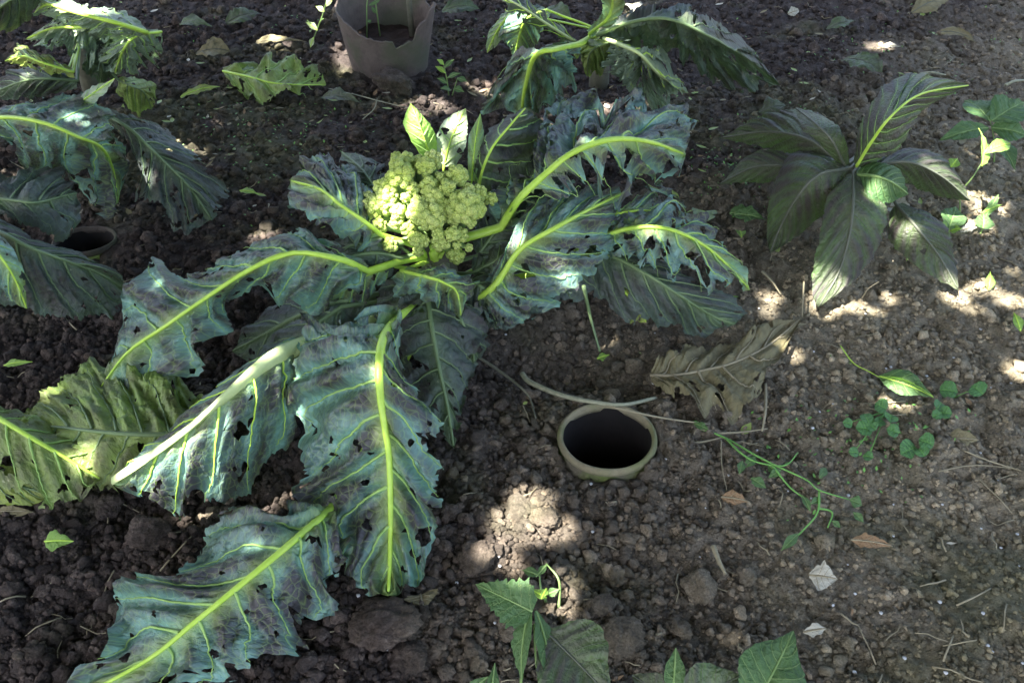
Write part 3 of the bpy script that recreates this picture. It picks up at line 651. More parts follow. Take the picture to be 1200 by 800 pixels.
# left upper leaf
LF('430 318 13; 395 303 17; 340 297 18; 290 318 17; 245 347 15; 195 382 12; 150 413 8; 116 458 5', '430 312 13; 385 288 16; 345 270 16; 280 292 15; 225 322 14; 172 298 12; 140 360 9; 116 458 5', '430 325 12; 402 350 11; 345 368 9; 305 342 12; 264 366 11; 268 396 9; 205 455 5; 116 460 5',
   rr=(.0042, .0011), holes=18, nv=9, slope=.13, bow=.12, ruf=.13, quilt=.08, pet=pt2(.10, 3.0), seed=12, lobe=.17, lf=7)
# leaf left of the head
LF('445 275 15; 430 263 17; 412 250 18; 395 238 18.5; 375 222 18.5; 340 212 17', '445 270 15; 437 225 15; 420 195 16; 385 172 18; 352 182 18; 340 212 17', '445 285 14; 425 292 14; 400 275 15; 365 262 16; 338 243 16; 340 212 17',
   rr=(.0034, .0011), holes=5, nv=5, pet=pt2(.11, 2.7), seed=14, lobe=.13)
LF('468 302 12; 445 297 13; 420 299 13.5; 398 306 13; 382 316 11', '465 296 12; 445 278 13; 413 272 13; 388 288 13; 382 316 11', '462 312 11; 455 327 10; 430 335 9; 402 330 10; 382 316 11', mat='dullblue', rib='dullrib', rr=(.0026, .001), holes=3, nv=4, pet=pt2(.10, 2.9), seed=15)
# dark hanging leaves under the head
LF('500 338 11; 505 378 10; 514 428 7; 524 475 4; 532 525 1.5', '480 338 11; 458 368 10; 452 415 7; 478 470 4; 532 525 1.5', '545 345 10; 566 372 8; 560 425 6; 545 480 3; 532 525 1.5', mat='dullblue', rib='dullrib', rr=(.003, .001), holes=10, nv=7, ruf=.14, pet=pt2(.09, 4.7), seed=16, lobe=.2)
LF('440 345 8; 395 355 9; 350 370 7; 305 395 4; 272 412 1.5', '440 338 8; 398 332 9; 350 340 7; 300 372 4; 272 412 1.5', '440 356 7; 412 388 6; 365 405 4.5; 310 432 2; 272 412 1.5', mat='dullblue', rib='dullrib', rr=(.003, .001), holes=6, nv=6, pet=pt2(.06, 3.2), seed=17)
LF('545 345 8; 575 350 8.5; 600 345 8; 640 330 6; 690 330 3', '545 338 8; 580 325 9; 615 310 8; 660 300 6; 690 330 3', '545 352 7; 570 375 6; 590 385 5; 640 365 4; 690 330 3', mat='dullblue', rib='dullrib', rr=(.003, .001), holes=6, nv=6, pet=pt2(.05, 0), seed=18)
# small frilled leaf in front of the head
LF('470 318 12; 500 325 14; 520 331 14.5; 535 342 13; 540 370 10', '480 312 12; 512 310 13; 545 318 13; 562 335 11; 540 370 10', '462 322 12; 458 345 10; 495 362 9; 520 366 9; 540 370 10', mat='blue', rr=(.0022, .0008), holes=3, nv=5, ruf=.22, lobe=.28, lf=7, pet=pt2(.10, 4.5), seed=21)
# short upright leaves behind the head
LF('505 185 17; 498 165 20; 490 142 22.5; 481 121 24', '497 188 17; 482 165 20; 473 143 22; 481 121 24', '512 185 17; 511 160 20; 502 143 22; 481 121 24', mat='green', rr=(.0016, .0006), holes=0, nv=5, ruf=.05, lobe=.04, pet=[on_stem(.1), tuple(P(512, 210, .13))], seed=22)
LF('520 195 16; 528 165 19; 537 145 21; 546 127 22.5', '508 195 16; 511 165 19; 522 140 21; 546 127 22.5', '534 195 16; 547 168 19; 548 148 21; 546 127 22.5', mat='pale', rr=(.0016, .0006), holes=1, nv=5, ruf=.07, lobe=.05, pet=[on_stem(.1), tuple(P(520, 220, .13))], seed=23)
LF('553 212 16; 555 185 19; 558 160 21; 563 133 22.5', '548 212 16; 548 185 19; 550 158 21; 563 133 22.5', '558 212 16; 563 185 19; 567 158 21; 563 133 22.5', mat='blue', rr=(.0014, .0006), holes=0, nv=4, ruf=.05, lobe=.05, pet=[on_stem(.1), tuple(P(548, 235, .13))], seed=24)
LF('560 228 14; 565 200 18; 577 172 21; 598 146 23; 616 126 24', '552 222 14; 550 190 18; 556 165 20; 578 142 22; 616 126 24', '575 236 12; 618 225 13; 648 190 14; 655 150 18; 616 126 24', mat='dullblue', rib='rib', rr=(.0026, .001), holes=8, nv=6, ruf=.12, pet=pt2(.12, 1), seed=25, lobe=.12)
# right hand leaves
LF('588 266 13; 608 235 17; 640 205 20; 672 180 22; 715 165 22; 760 167 20; 802 182 15', '580 255 13; 588 215 17; 632 160 18; 668 138 18.5; 738 130 17; 792 148 15; 802 182 15', '598 270 12; 628 246 16; 668 236 17; 692 214 18; 722 210 18; 794 230 12; 802 185 15',
   mat='blue', rr=(.0062, .0016), holes=75, hs=1.5, nv=8, slope=.18, ruf=.14, lobe=.36, lf=8, pet=pt2(.11, .6), seed=28)
LF('560 350 8; 577 338 10; 592 318 12; 612 291 15; 652 267 17; 690 246 16; 730 227 13', '560 345 8; 585 308 11; 600 282 14; 630 232 15; 662 213 15.5; 705 222 14; 730 227 13', '562 356 7; 584 388 5; 622 374 6; 676 342 9; 712 302 11; 730 262 12; 730 227 13',
   mat='blue', rr=(.0055, .0012), holes=16, nv=8, slope=.17, ruf=.09, lobe=.12, lf=6, pet=pt2(.05, .2), seed=31)
LF('690 285 10; 730 270 13; 770 267 14; 805 277 13; 840 300 10; 878 340 5', '690 280 10; 725 253 12; 780 236 12; 832 262 11; 864 298 8; 878 340 5', '690 292 9; 715 302 10; 760 322 10; 800 333 9; 848 342 7; 878 340 5',
   mat='blue', rr=(.0040, .0012), holes=45, hs=1.3, nv=8, ruf=.14, lobe=.26, lf=7, pet=[on_stem(.06, .2), tuple(P(630, 320, .09))], seed=33)
LF('680 300 9; 715 300 10; 755 320 10; 795 345 8; 835 370 4; 862 380 2.5', '680 295 9; 720 284 10; 772 303 9; 832 335 7; 874 360 3.5; 862 380 2.5', '680 312 8; 700 348 6; 748 379 4; 790 387 2.5; 825 392 1.5; 862 380 2.5',
   mat='dullblue', rib='dullrib', rr=(.003, .001), holes=14, nv=8, ruf=.12, lobe=.14, pet=[on_stem(.05, .1), tuple(P(620, 330, .08))], seed=34)
LF('720 330 7; 735 345 7; 750 360 5; 757 378 3', '722 322 7; 752 330 7; 775 350 5; 757 378 3', '715 335 7; 722 360 4; 738 378 3; 757 378 3', mat='yellow', rr=(.002, .0008), holes=4, nv=4, ruf=.16, lobe=.2, pet=[on_stem(.04, 0), tuple(P(650, 345, .05))], seed=35, label='small yellowing leaf')
# inner and lower leaves that close the heart of the plant
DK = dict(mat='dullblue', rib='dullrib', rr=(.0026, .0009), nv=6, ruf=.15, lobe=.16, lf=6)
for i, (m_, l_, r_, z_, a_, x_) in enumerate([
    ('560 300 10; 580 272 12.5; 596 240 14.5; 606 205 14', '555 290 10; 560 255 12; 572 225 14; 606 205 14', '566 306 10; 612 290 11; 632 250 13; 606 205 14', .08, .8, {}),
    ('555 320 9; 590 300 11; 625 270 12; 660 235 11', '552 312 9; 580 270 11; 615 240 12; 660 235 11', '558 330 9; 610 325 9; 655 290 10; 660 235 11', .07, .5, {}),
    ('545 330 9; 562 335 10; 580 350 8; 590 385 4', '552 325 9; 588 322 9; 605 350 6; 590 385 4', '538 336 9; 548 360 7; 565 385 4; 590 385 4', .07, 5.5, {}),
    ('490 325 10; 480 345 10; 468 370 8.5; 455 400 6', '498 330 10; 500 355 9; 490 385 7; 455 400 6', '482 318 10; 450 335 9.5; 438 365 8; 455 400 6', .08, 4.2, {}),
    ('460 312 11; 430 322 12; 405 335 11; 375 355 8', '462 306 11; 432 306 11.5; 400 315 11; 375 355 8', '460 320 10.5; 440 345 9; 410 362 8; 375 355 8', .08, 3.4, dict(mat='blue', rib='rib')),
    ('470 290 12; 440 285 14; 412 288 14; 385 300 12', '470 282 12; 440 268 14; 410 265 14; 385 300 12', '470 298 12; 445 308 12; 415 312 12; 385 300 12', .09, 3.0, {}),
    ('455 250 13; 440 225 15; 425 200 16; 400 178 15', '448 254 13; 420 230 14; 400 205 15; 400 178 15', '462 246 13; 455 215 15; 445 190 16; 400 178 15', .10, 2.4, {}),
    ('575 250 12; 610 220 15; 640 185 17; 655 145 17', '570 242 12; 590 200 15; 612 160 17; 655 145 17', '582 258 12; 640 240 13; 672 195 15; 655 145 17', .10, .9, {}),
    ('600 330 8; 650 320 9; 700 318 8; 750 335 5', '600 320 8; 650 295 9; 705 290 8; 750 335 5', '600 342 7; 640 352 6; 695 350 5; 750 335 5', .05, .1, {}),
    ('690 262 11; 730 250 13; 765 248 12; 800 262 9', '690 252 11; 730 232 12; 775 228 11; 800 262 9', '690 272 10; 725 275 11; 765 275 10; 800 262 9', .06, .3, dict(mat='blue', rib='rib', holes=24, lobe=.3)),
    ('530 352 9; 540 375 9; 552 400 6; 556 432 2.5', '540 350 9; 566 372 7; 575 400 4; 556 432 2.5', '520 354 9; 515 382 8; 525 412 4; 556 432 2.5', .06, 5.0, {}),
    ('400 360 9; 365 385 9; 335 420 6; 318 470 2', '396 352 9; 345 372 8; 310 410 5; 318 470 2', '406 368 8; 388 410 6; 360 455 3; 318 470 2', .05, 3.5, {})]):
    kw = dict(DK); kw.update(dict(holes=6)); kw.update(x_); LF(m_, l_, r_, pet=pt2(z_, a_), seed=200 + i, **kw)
# lowest, yellowing leaf lying to the left
LF('262 500 5; 201 509 5.5; 150 509 6; 105 505 5.5; 61 500 4; 18 500 2', '262 490 5; 215 450 4; 165 425 5; 108 415 5; 50 455 4; 18 500 2', '258 518 4; 215 545 2.5; 160 562 2; 105 568 2; 50 545 1.5; 18 500 2', mat='old', rib='dullrib', rr=(.0034, .001), holes=20, nv=8, ruf=.14, lobe=.12, pet=[on_stem(.03, 3.3), tuple(P(340, 440, .04))], seed=36)

# ------------------------------------------------------------------ neighbouring cauliflower plants
def plant(name, label, px, rows, sr=.018, sh=.12, cat='cauliflower', group=None, smat='woody'):
    b = G(*px); t = thing(name, label, cat, b, group); g = Geo()
    g.tube([b - Vector((0, 0, .03)), b + Vector((0, 0, sh * .5)), b + Vector((.004, -.004, sh))], [sr * 1.1, sr, sr * .8], 10); g.build('stem', M[smat], t)
    for r in rows:
        kw = dict(r[3]) if len(r) > 3 else {}
        z = kw.pop('pz', sh * .8); kw.setdefault('pet', [tuple(b + Vector((0, 0, z * .6))), tuple(b + Vector((0, 0, z)))])
        leaf(t, r[0], r[1], r[2], **kw)
    return t
plant('cauliflower_plant', 'dark drooping cauliflower plant beside the second buried pot rim', (-45, 245), [
    ('-60 150 14; 0 138 18; 50 144 19; 90 160 17; 118 173 13; 132 200 7; 138 238 3', '-60 140 14; 10 127 17; 55 115 17; 100 112 16; 130 132 13; 152 165 9; 138 238 3', '-60 165 12; 5 165 14; 30 195 10; 50 208 8; 95 228 6; 120 252 3; 138 238 3', dict(mat='blue', rr=(.0040, .001), holes=36, hs=1.2, seed=41, lobe=.18)),
    ('92 122 16; 112 108 18; 135 92 20', '90 116 16; 108 102 18; 135 92 20', '98 128 15.5; 120 112 18; 135 92 20', dict(mat='pale', rr=(.0016, .0006), holes=0, seed=42, nv=3, pet=[tuple(P(50, 140, .17))])),
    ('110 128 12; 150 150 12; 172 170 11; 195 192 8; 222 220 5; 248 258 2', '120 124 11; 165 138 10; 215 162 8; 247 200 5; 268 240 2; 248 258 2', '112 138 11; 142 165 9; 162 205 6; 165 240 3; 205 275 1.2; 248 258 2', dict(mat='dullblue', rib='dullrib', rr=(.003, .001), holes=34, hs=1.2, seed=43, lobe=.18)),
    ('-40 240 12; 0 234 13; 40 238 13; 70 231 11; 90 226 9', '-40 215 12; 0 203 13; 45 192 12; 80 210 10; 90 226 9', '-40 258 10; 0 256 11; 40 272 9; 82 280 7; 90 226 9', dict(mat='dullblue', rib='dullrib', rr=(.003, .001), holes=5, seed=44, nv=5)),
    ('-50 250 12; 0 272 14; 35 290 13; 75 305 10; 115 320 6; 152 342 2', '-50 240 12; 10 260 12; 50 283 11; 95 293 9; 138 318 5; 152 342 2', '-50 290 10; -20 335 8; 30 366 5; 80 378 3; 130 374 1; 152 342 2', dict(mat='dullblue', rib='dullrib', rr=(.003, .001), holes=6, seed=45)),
    ('-50 262 16; -12 288 16; 14 320 13; 32 362 8', '-50 255 16; 0 275 15; 26 312 13; 32 362 8', '-55 275 15; -25 315 13; 0 345 10; 32 362 8', dict(mat='blue', rr=(.002, .0008), holes=6, seed=46, nv=5))])
plant('cauliflower_plant', 'ragged sunlit cauliflower plant with torn pale leaves behind the dark drooping one', (110, 108), [
    ('170 38 22; 140 28 25; 110 20 26; 82 13 26; 56 6 24; 40 18 19', '170 32 22; 145 10 24; 115 2 25; 85 0 25; 58 -4 23; 40 18 19', '170 44 21; 140 46 20; 110 42 20; 78 32 21; 56 24 20; 40 18 19', dict(mat='pale', rr=(.0045, .0015), holes=22, hs=1.5, seed=51, lobe=.3, ruf=.16, lf=7)),
    ('165 42 20; 120 33 22; 90 33 22; 60 34 20; 30 46 14', '165 36 20; 120 25 22; 90 26 22; 58 25 20; 30 46 14', '165 52 18; 120 74 13; 92 62 14; 68 64 13; 30 46 14', dict(mat='pale', rr=(.004, .0015), holes=26, hs=1.6, seed=52, lobe=.4, ruf=.2, lf=8)),
    ('188 38 20; 160 42 21; 145 58 19; 135 86 12', '182 34 20; 146 38 20; 120 56 16; 135 86 12', '190 46 19; 186 66 15; 165 84 12; 135 86 12', dict(mat='pale', rr=(.003, .001), holes=18, hs=1.5, seed=53, lobe=.4, ruf=.2, lf=8)),
    ('85 85 13; 50 74 15; 28 66 15; 6 72 12', '85 80 13; 50 64 15; 25 54 14; 6 72 12', '88 92 12; 60 86 13; 34 82 12; 6 72 12', dict(mat='yellow', rr=(.003, .001), holes=8, seed=54, lobe=.25)),
    ('80 82 12; 62 86 12; 55 96 9; 57 110 6', '78 76 12; 48 80 11; 42 94 9; 57 110 6', '84 88 12; 72 92 10; 68 102 8; 57 110 6', dict(mat='pale', rr=(.002, .001), holes=5, seed=55, lobe=.3, ruf=.2)),
    ('90 95 10; 50 92 12; 20 98 9; -20 115 5', '90 88 10; 50 78 12; 10 82 9; -20 115 5', '90 104 9; 50 112 7; 20 118 6; -20 115 5', dict(mat='dullblue', rib='dullrib', rr=(.003, .001), holes=5, seed=56)),
    ('140 95 9; 152 100 10; 168 108 8; 178 128 3', '140 90 9; 160 90 10; 185 105 7; 178 128 3', '138 102 8; 142 118 6; 158 132 3; 178 128 3', dict(mat='old', rib='dullrib', rr=(.002, .001), holes=3, seed=57)),
    ('128 40 19; 124 58 17; 120 78 12; 118 102 5', '122 42 19; 104 56 15; 98 80 10; 118 102 5', '134 44 19; 146 62 15; 142 86 9; 118 102 5', dict(mat='dullblue', rib='dullrib', rr=(.003, .001), holes=8, seed=59, ruf=.16)),
    ('60 -20 24; 30 -10 26; 5 5 25; -20 30 20', '60 -28 24; 25 -25 26; -10 -5 24; -20 30 20', '60 -10 23; 40 12 22; 20 35 18; -20 30 20', dict(mat='dullblue', rib='dullrib', rr=(.003, .001), holes=5, seed=58))], cat='cauliflower')
plant('cauliflower_plant', 'cauliflower plant with drooping hole riddled leaves behind the headed one', (702, 96), [
    ('680 52 22; 655 57 24; 640 60 25; 625 70 23; 616 100 17; 610 134 11', '676 48 22; 648 50 24; 620 62 22; 590 82 18; 568 114 12; 610 134 11', '682 60 20; 668 70 20; 672 88 17; 668 112 13; 640 126 11; 610 134 11', dict(mat='blue', rr=(.0055, .0018), holes=26, hs=1.3, seed=61, lobe=.2)),
    ('716 50 20; 702 54 21; 690 66 18; 688 90 12', '714 46 20; 690 46 20; 674 62 17; 688 90 12', '722 58 18; 714 72 16; 706 84 13; 688 90 12', dict(mat='old', rib='dullrib', rr=(.002, .001), holes=6, seed=62)),
    ('708 46 20; 730 54 22; 750 65 22; 775 90 16; 806 108 11', '708 42 20; 740 48 21; 768 66 19; 796 88 14; 806 108 11', '708 58 18; 716 88 13; 746 108 9; 778 130 5; 806 108 11', dict(mat='pale', rib='paler_rib', rr=(.0045, .0012), holes=50, hs=1.3, seed=63, lobe=.16)),
    ('700 42 20; 735 28 24; 782 23 26; 830 43 23; 868 64 17; 913 99 9', '700 38 20; 735 23 23; 785 16 25; 840 32 22; 884 58 16; 913 99 9', '705 50 18; 742 64 14; 782 77 12; 818 95 9; 862 110 7; 913 99 9', dict(mat='dullblue', rib='dullrib', rr=(.004, .001), holes=50, hs=1.3, seed=64, lobe=.2)),
    ('640 12 20; 618 22 21; 608 44 17; 604 70 12', '636 8 20; 598 16 20; 584 42 16; 604 70 12', '646 16 19; 637 30 18; 628 58 14; 604 70 12', dict(mat='blue', rr=(.0025, .001), holes=8, seed=65)),
    ('600 14 18; 590 26 18; 580 42 15; 571 62 10', '598 10 18; 582 24 17; 570 42 14; 571 62 10', '606 18 18; 598 32 17; 588 48 14; 571 62 10', dict(mat='pale', rr=(.002, .001), holes=2, seed=66)),
    ('690 40 18; 712 22 24; 718 0 30; 712 -25 36', '688 36 18; 704 18 24; 704 -4 30; 712 -25 36', '694 44 18; 722 26 24; 732 2 30; 712 -25 36', dict(mat='blue', rr=(.003, .001), holes=4, seed=67)),
    ('690 60 15; 640 28 22; 610 8 26; 580 -8 26', '690 56 15; 645 18 22; 615 -4 26; 580 -8 26', '690 66 14; 635 40 20; 600 20 24; 580 -8 26', dict(mat='dullblue', rib='paler_rib', rr=(.003, .001), holes=10, hs=1.4, seed=68, lobe=.3))])
plant('cauliflower_plant', 'yellowing cauliflower leaf reaching in over the old chewed leaf', (-120, 470), [
    ('-30 475 6; 0 491 6.5; 45 518 6; 92 546 3.5; 118 562 2', '-30 470 6; 10 478 5; 60 495 4; 112 522 3; 118 562 2', '-40 500 4; -20 562 3; 30 594 1.5; 85 590 1.5; 118 562 2', dict(mat='old', rib='rib', rr=(.0036, .001), holes=14, seed=71, ruf=.16)),
    ('-60 540 3; -20 556 3.5; 20 568 3; 60 580 1.5', '-60 530 3; -20 542 4; 25 550 3.5; 60 580 1.5', '-60 560 2; -20 588 1.5; 30 592 1; 60 580 1.5', dict(mat='yellow', rib='dullrib', rr=(.002, .001), holes=3, seed=72))], sh=.06, cat='cauliflower')

# ------------------------------------------------------------------ dusky broad-leaved plant on the right
BR = dict(mat='broad', rib='darkrib', rr=(.0026, .0009), holes=1, hs=.6, lobe=.03, ruf=.05, quilt=.03, nv=9, slope=.22, vr=.0007, bow=.14, wr=.5)
def br(**k): d = dict(BR); d.update(k); return d
plant('broad_leaved_plant', 'dusky broad leaved plant with long pointed leaves drooping onto sunlit soil', (1003, 240), [
    ('1000 203 12; 1000 235 12; 995 275 9; 982 320 4.5; 959 360 1.6', '992 205 12; 970 232 11; 957 295 7; 951 342 2.5; 959 360 1.5', '1010 205 12; 1039 240 11; 1033 282 7.5; 1002 328 3.5; 959 360 1.5', br(seed=81)),
    ('996 198 12; 960 205 13; 935 230 10; 915 265 5; 902 297 1.6', '992 192 12; 935 176 12; 908 212 9; 898 265 4; 902 296 1.5', '1000 205 11; 986 236 9; 963 254 6; 931 280 3; 902 296 1.5', br(seed=82)),
    ('1005 205 12; 1025 207 14; 1045 214 13.5; 1064 228 11', '1004 199 12; 1030 191 13; 1055 200 12.5; 1064 226 11', '1007 213 11; 1014 234 11.5; 1040 238 11; 1064 226 11', br(seed=83, mat='weed', rib='stem')),
    ('1004 194 13; 1022 165 18; 1045 135 22; 1080 110 22; 1137 100 17', '1000 190 13; 1009 145 18; 1034 103 22; 1075 86 22; 1137 98 17', '1012 196 12; 1046 180 14; 1072 142 17; 1090 124 18; 1137 102 17', br(seed=84, rib='rib')),
    ('1050 240 9; 1075 268 9; 1100 300 5; 1123 340 1.5', '1042 250 8; 1044 284 6; 1082 318 3; 1123 338 1', '1060 238 9; 1106 264 8; 1120 300 4; 1123 338 1', br(seed=85)),
    ('1010 200 11; 1060 190 13; 1100 205 11; 1137 236 6', '1010 195 11; 1065 174 12; 1112 190 10; 1137 235 6', '1012 210 10; 1060 214 9; 1100 230 6; 1137 238 6', br(seed=86)),
    ('985 195 12; 950 165 14; 900 155 10; 845 162 5', '985 190 12; 960 133 14; 900 134 9; 845 160 5', '982 204 11; 940 186 10; 895 173 7; 845 165 5', br(seed=87)),
    ('975 207 10; 930 196 9; 885 196 6; 843 216 2', '978 200 10; 930 178 9; 880 180 6; 843 214 2', '972 215 9; 930 213 6.5; 885 214 3.5; 843 218 2', br(seed=88)),
    ('990 195 12; 975 165 17; 955 145 18; 932 127 16', '984 194 12; 960 168 16; 940 150 17; 932 127 16', '996 192 12; 990 162 17; 972 140 18; 932 127 16', br(seed=89))], sr=.012, sh=.11, cat='leafy plant')

# ------------------------------------------------------------------ seedlings and weeds
def sprig(name, label, base, stems, leaves, cat='weed', group=None, smat='stem', sr=.0014):
    b = G(*base); t = thing(name, label, cat, b, group)
    for st in stems:
        g = Geo(); pts = [P(x, y, z / 100) for x, y, z in st]; cp = catmull([tuple(p) for p in pts], np.linspace(0, 1, 5 * len(pts)))
        g.tube([Vector(p) for p in cp], [sr * (1.1 - .6 * k / len(cp)) for k in range(len(cp))], 6); g.build('stem', M[smat], t)
    for lf in leaves:
        kw = dict(lf[3]) if len(lf) > 3 else {}
        sleaf(t, lf[0], lf[1], lf[2], **kw)
    return t
def B(x, y, dz=-.3):
    p = G(x, y); q = P(x, y, p.z + dz / 100); return (x, y, (p.z) * 100 + dz)
sprig('seedling', 'bright lime seedling with two folded leaves beside the dusky broad leaves', (1124, 262), [[B(1124, 262), (1125, 240, 4), (1124, 222, 7)], [(1124, 226, 6), (1138, 210, 9), (1150, 192, 11)], [(1124, 224, 6), (1110, 205, 9)]],
      [((1150, 195, 11), (1146, 150, 13.5), 24, dict(mat='green', face=(.6, -.6, .5))), ((1152, 180, 12), (1184, 168, 12.5), 18, dict(mat='green', shape='ob')), ((1112, 200, 9.5), (1070, 194, 10.5), 20, dict(mat='green')), ((1114, 196, 10), (1122, 186, 10.5), 14, dict(mat='green'))])
sprig('weed', 'leafy green weed with wide leaves at the bed edge behind the lime seedling', (1165, 190), [[B(1165, 190), (1165, 165, 4), (1160, 140, 8)]],
      [((1160, 142, 8), (1130, 118, 8), 40, dict(mat='weed')), ((1162, 142, 8), (1200, 120, 9), 44, dict(mat='weed')), ((1162, 150, 7), (1205, 160, 6), 40, dict(mat='weed')), ((1158, 150, 7), (1100, 165, 6), 26, dict(mat='weed', shape='lan')), ((1165, 165, 4), (1190, 200, 3), 26, dict(mat='weed'))])
sprig('seedling', 'small seedling with cupped leaves near a sunlit dry leaf', (1112, 275), [[B(1112, 275), (1112, 266, 2)], [B(1148, 276), (1152, 266, 2)]],
      [((1112, 268, 2), (1120, 242, 3.5), 30, dict(mat='weed', shape='ov')), ((1112, 270, 1.6), (1098, 262, 3), 14, dict(mat='green')), ((1114, 271, 1.5), (1128, 268, 2.5), 12, dict(mat='green')), ((1152, 268, 2), (1152, 250, 3), 24, dict(mat='weed', shape='tri')), ((1152, 258, 2.4), (1170, 228, 4), 10, dict(mat='weed', shape='lan')), ((1150, 250, 3), (1174, 240, 3.5), 8, dict(mat='green', shape='lan'))])
sprig('seedling', 'tiny four leaved seedling standing on the drooping dusky leaf edge', (1066, 302), [[B(1066, 302), (1066, 295, 2)]],
      [((1066, 296, 2), (1044, 282, 3), 12, dict(mat='green', shape='lan')), ((1066, 296, 2), (1088, 314, 1.6), 12, dict(mat='green', shape='lan')), ((1066, 295, 2), (1070, 284, 3), 9, dict(mat='green')), ((1066, 296, 2), (1062, 306, 2.3), 9, dict(mat='green'))])
sprig('seedling', 'single upright bright leaf growing from the sunlit soil strip', (1158, 342), [[B(1158, 344), (1158, 337, 1)]], [((1158, 340, .7), (1160, 318, 2.4), 13, dict(mat='green', face=(0, -1, .3)))])
sprig('seedling', 'small green blade sprouting right of the sunlit soil strip', (1196, 388), [[B(1197, 390), (1195, 384, 1)]], [((1196, 388, .6), (1188, 366, 2), 12, dict(mat='green', shape='lan', face=(0, -1, .3)))])
sprig('weed', 'jagged green weed leaf with long folded stalk beside the sunlit soil', (618, 792), [[B(610, 812), (612, 780, 2.5), (620, 740, 5), (622, 715, 6)], [B(636, 820), (628, 770, 4), (626, 730, 6)]],
      [((624, 716, 6.5), (557, 684, 7), 58, dict(mat='weed', shape='tri', serr=.5, nv=6, lf=4, face=(.1, -.7, 1))), ((622, 712, 6.3), (612, 800, 4), 30, dict(mat='weed', shape='lan', face=(-.7, -.5, .7), lf=5, lobe=.1)), ((628, 716, 6), (648, 820, 4), 34, dict(mat='weed', shape='lan', face=(.6, -.6, .8))), ((640, 740, 5.5), (720, 822, 5), 96, dict(mat='broad', shape='ov', nv=7)), ((575, 830, 4), (580, 776, 5), 22, dict(mat='weed', shape='tri', serr=.3)), ((545, 815, 4), (572, 792, 5), 16, dict(mat='weed', shape='lan'))])
sprig('seedling', 'tiny curled weed with pale green sprouts on the sunlit soil', (640, 705), [[B(640, 705), (634, 690, 1.5), (632, 672, 2)], [B(655, 712), (655, 680, 2.4), (640, 660, 3)]],
      [((632, 674, 2), (612, 668, 1.8), 12, dict(mat='weed', sag=.5)), ((640, 662, 3), (628, 676, 2.5), 9, dict(mat='weed')), ((640, 700, .9), (622, 690, 1.5), 11, dict(mat='green')), ((642, 696, 1), (656, 690, 1.7), 11, dict(mat='weed')), ((640, 690, 1.2), (634, 702, 1.5), 9, dict(mat='green'))])
sprig('weed', 'large oval green leaf with a yellow nibbled edge at the bed front', (915, 850), [[B(915, 860), (900, 840, 3)]], [((880, 835, 4), (930, 738, 6.5), 82, dict(mat='weed', shape='ov', nv=8, bow=.15, lobe=.05))])
sprig('weed', 'pale dusky leaf cluster rising at the front next to a clod', (800, 840), [[B(800, 850), (790, 800, 4)]], [((788, 815, 4), (792, 758, 6), 26, dict(mat='weed', shape='lan', serr=.2)), ((800, 825, 4), (870, 790, 5), 70, dict(mat='broad')), ((782, 820, 4), (740, 790, 4), 40, dict(mat='broad'))])
cl = [(1032, 476, 16, 10), (1015, 490, 12, 12), (1043, 490, 14, 9), (1030, 495, 10, 8), (1046, 505, 14, 10), (1012, 502, 16, 12), (1022, 500, 12, 9), (993, 496, 10, 10), (1100, 476, 12, 9), (1108, 484, 13, 10), (1098, 486, 10, 9), (1112, 458, 18, 12), (1145, 457, 20, 12), (1064, 528, 20, 13), (1085, 518, 18, 12), (1080, 530, 14, 10), (1000, 530, 10, 8), (1018, 535, 10, 8)]
def clover(label, pts, group=None):
    c0 = pts[0]; b = G(c0[0] + 6, c0[1] + 8); t = thing('clover_weed', label, 'weed', b, group)
    for (x, y, w, h) in pts:
        p = G(x, y); z = p.z * 100; zz = z + random.uniform(.9, 1.8)
        g = Geo(); q0 = G(c0[0] + 6, c0[1] + 8); q1 = P(x, y, zz / 100); g.tube([q0, q0.lerp(q1, .5) + Vector((0, 0, .003)), q1], [.0007, .0006, .0005], 5); g.build('stem', M['vine'], t)
        a = random.uniform(0, 6.28); sleaf(t, (x - math.cos(a) * w * .6, y - math.sin(a) * h * .5, zz), (x + math.cos(a) * w * .6, y + math.sin(a) * h * .5, zz + .2), w * 1.25, mat='clover', shape='rnd', rr=(.0004, .0002))
clover('low clover like weed with rounded leaves below the fallen green leaf', cl[:8] + [cl[16], cl[17]]); clover('little clover like weed right of the dark curled bit of bark', cl[8:11]); clover('pair of flat weed leaves right of the fallen green leaf', cl[11:13]); clover('low rounded weed leaves left of the withered yellow leaf', cl[13:16])
# creeping green vine
vn = thing('creeping_weed', 'thin green creeping weed with branching stalks right of the buried pot', 'weed', G(845, 512))
def strand(parent, px, r, mat, name, lift=.008, r2=None, loc=None):
    pts = [P(x, y, G(x, y).z + lift + (q[0] if q else 0)) for x, y, *q in px]; cp = catmull([tuple(p) for p in pts], np.linspace(0, 1, 6 * len(pts))); n = len(cp)
    g = Geo(); g.tube([Vector(p) for p in cp], [r + ((r2 or r * .5) - r) * k / n for k in range(n)], 6)
    return g.build(name, M[mat], parent, loc=loc)
for s_ in ([(815, 500), (850, 513), (885, 533, .012), (915, 548, .015), (945, 562, .015), (960, 574, .012), (995, 585, .004)], [(850, 513), (870, 532, .01), (890, 542, .01), (920, 545, .01), (935, 530, .006)], [(960, 574, .01), (958, 600, .006), (940, 622, .003), (920, 640)], [(905, 545, .01), (925, 570, .004), (945, 585)], [(958, 595, .005), (975, 600, .004), (970, 618)]):
    strand(vn, s_, .0013, 'vine', 'stem')
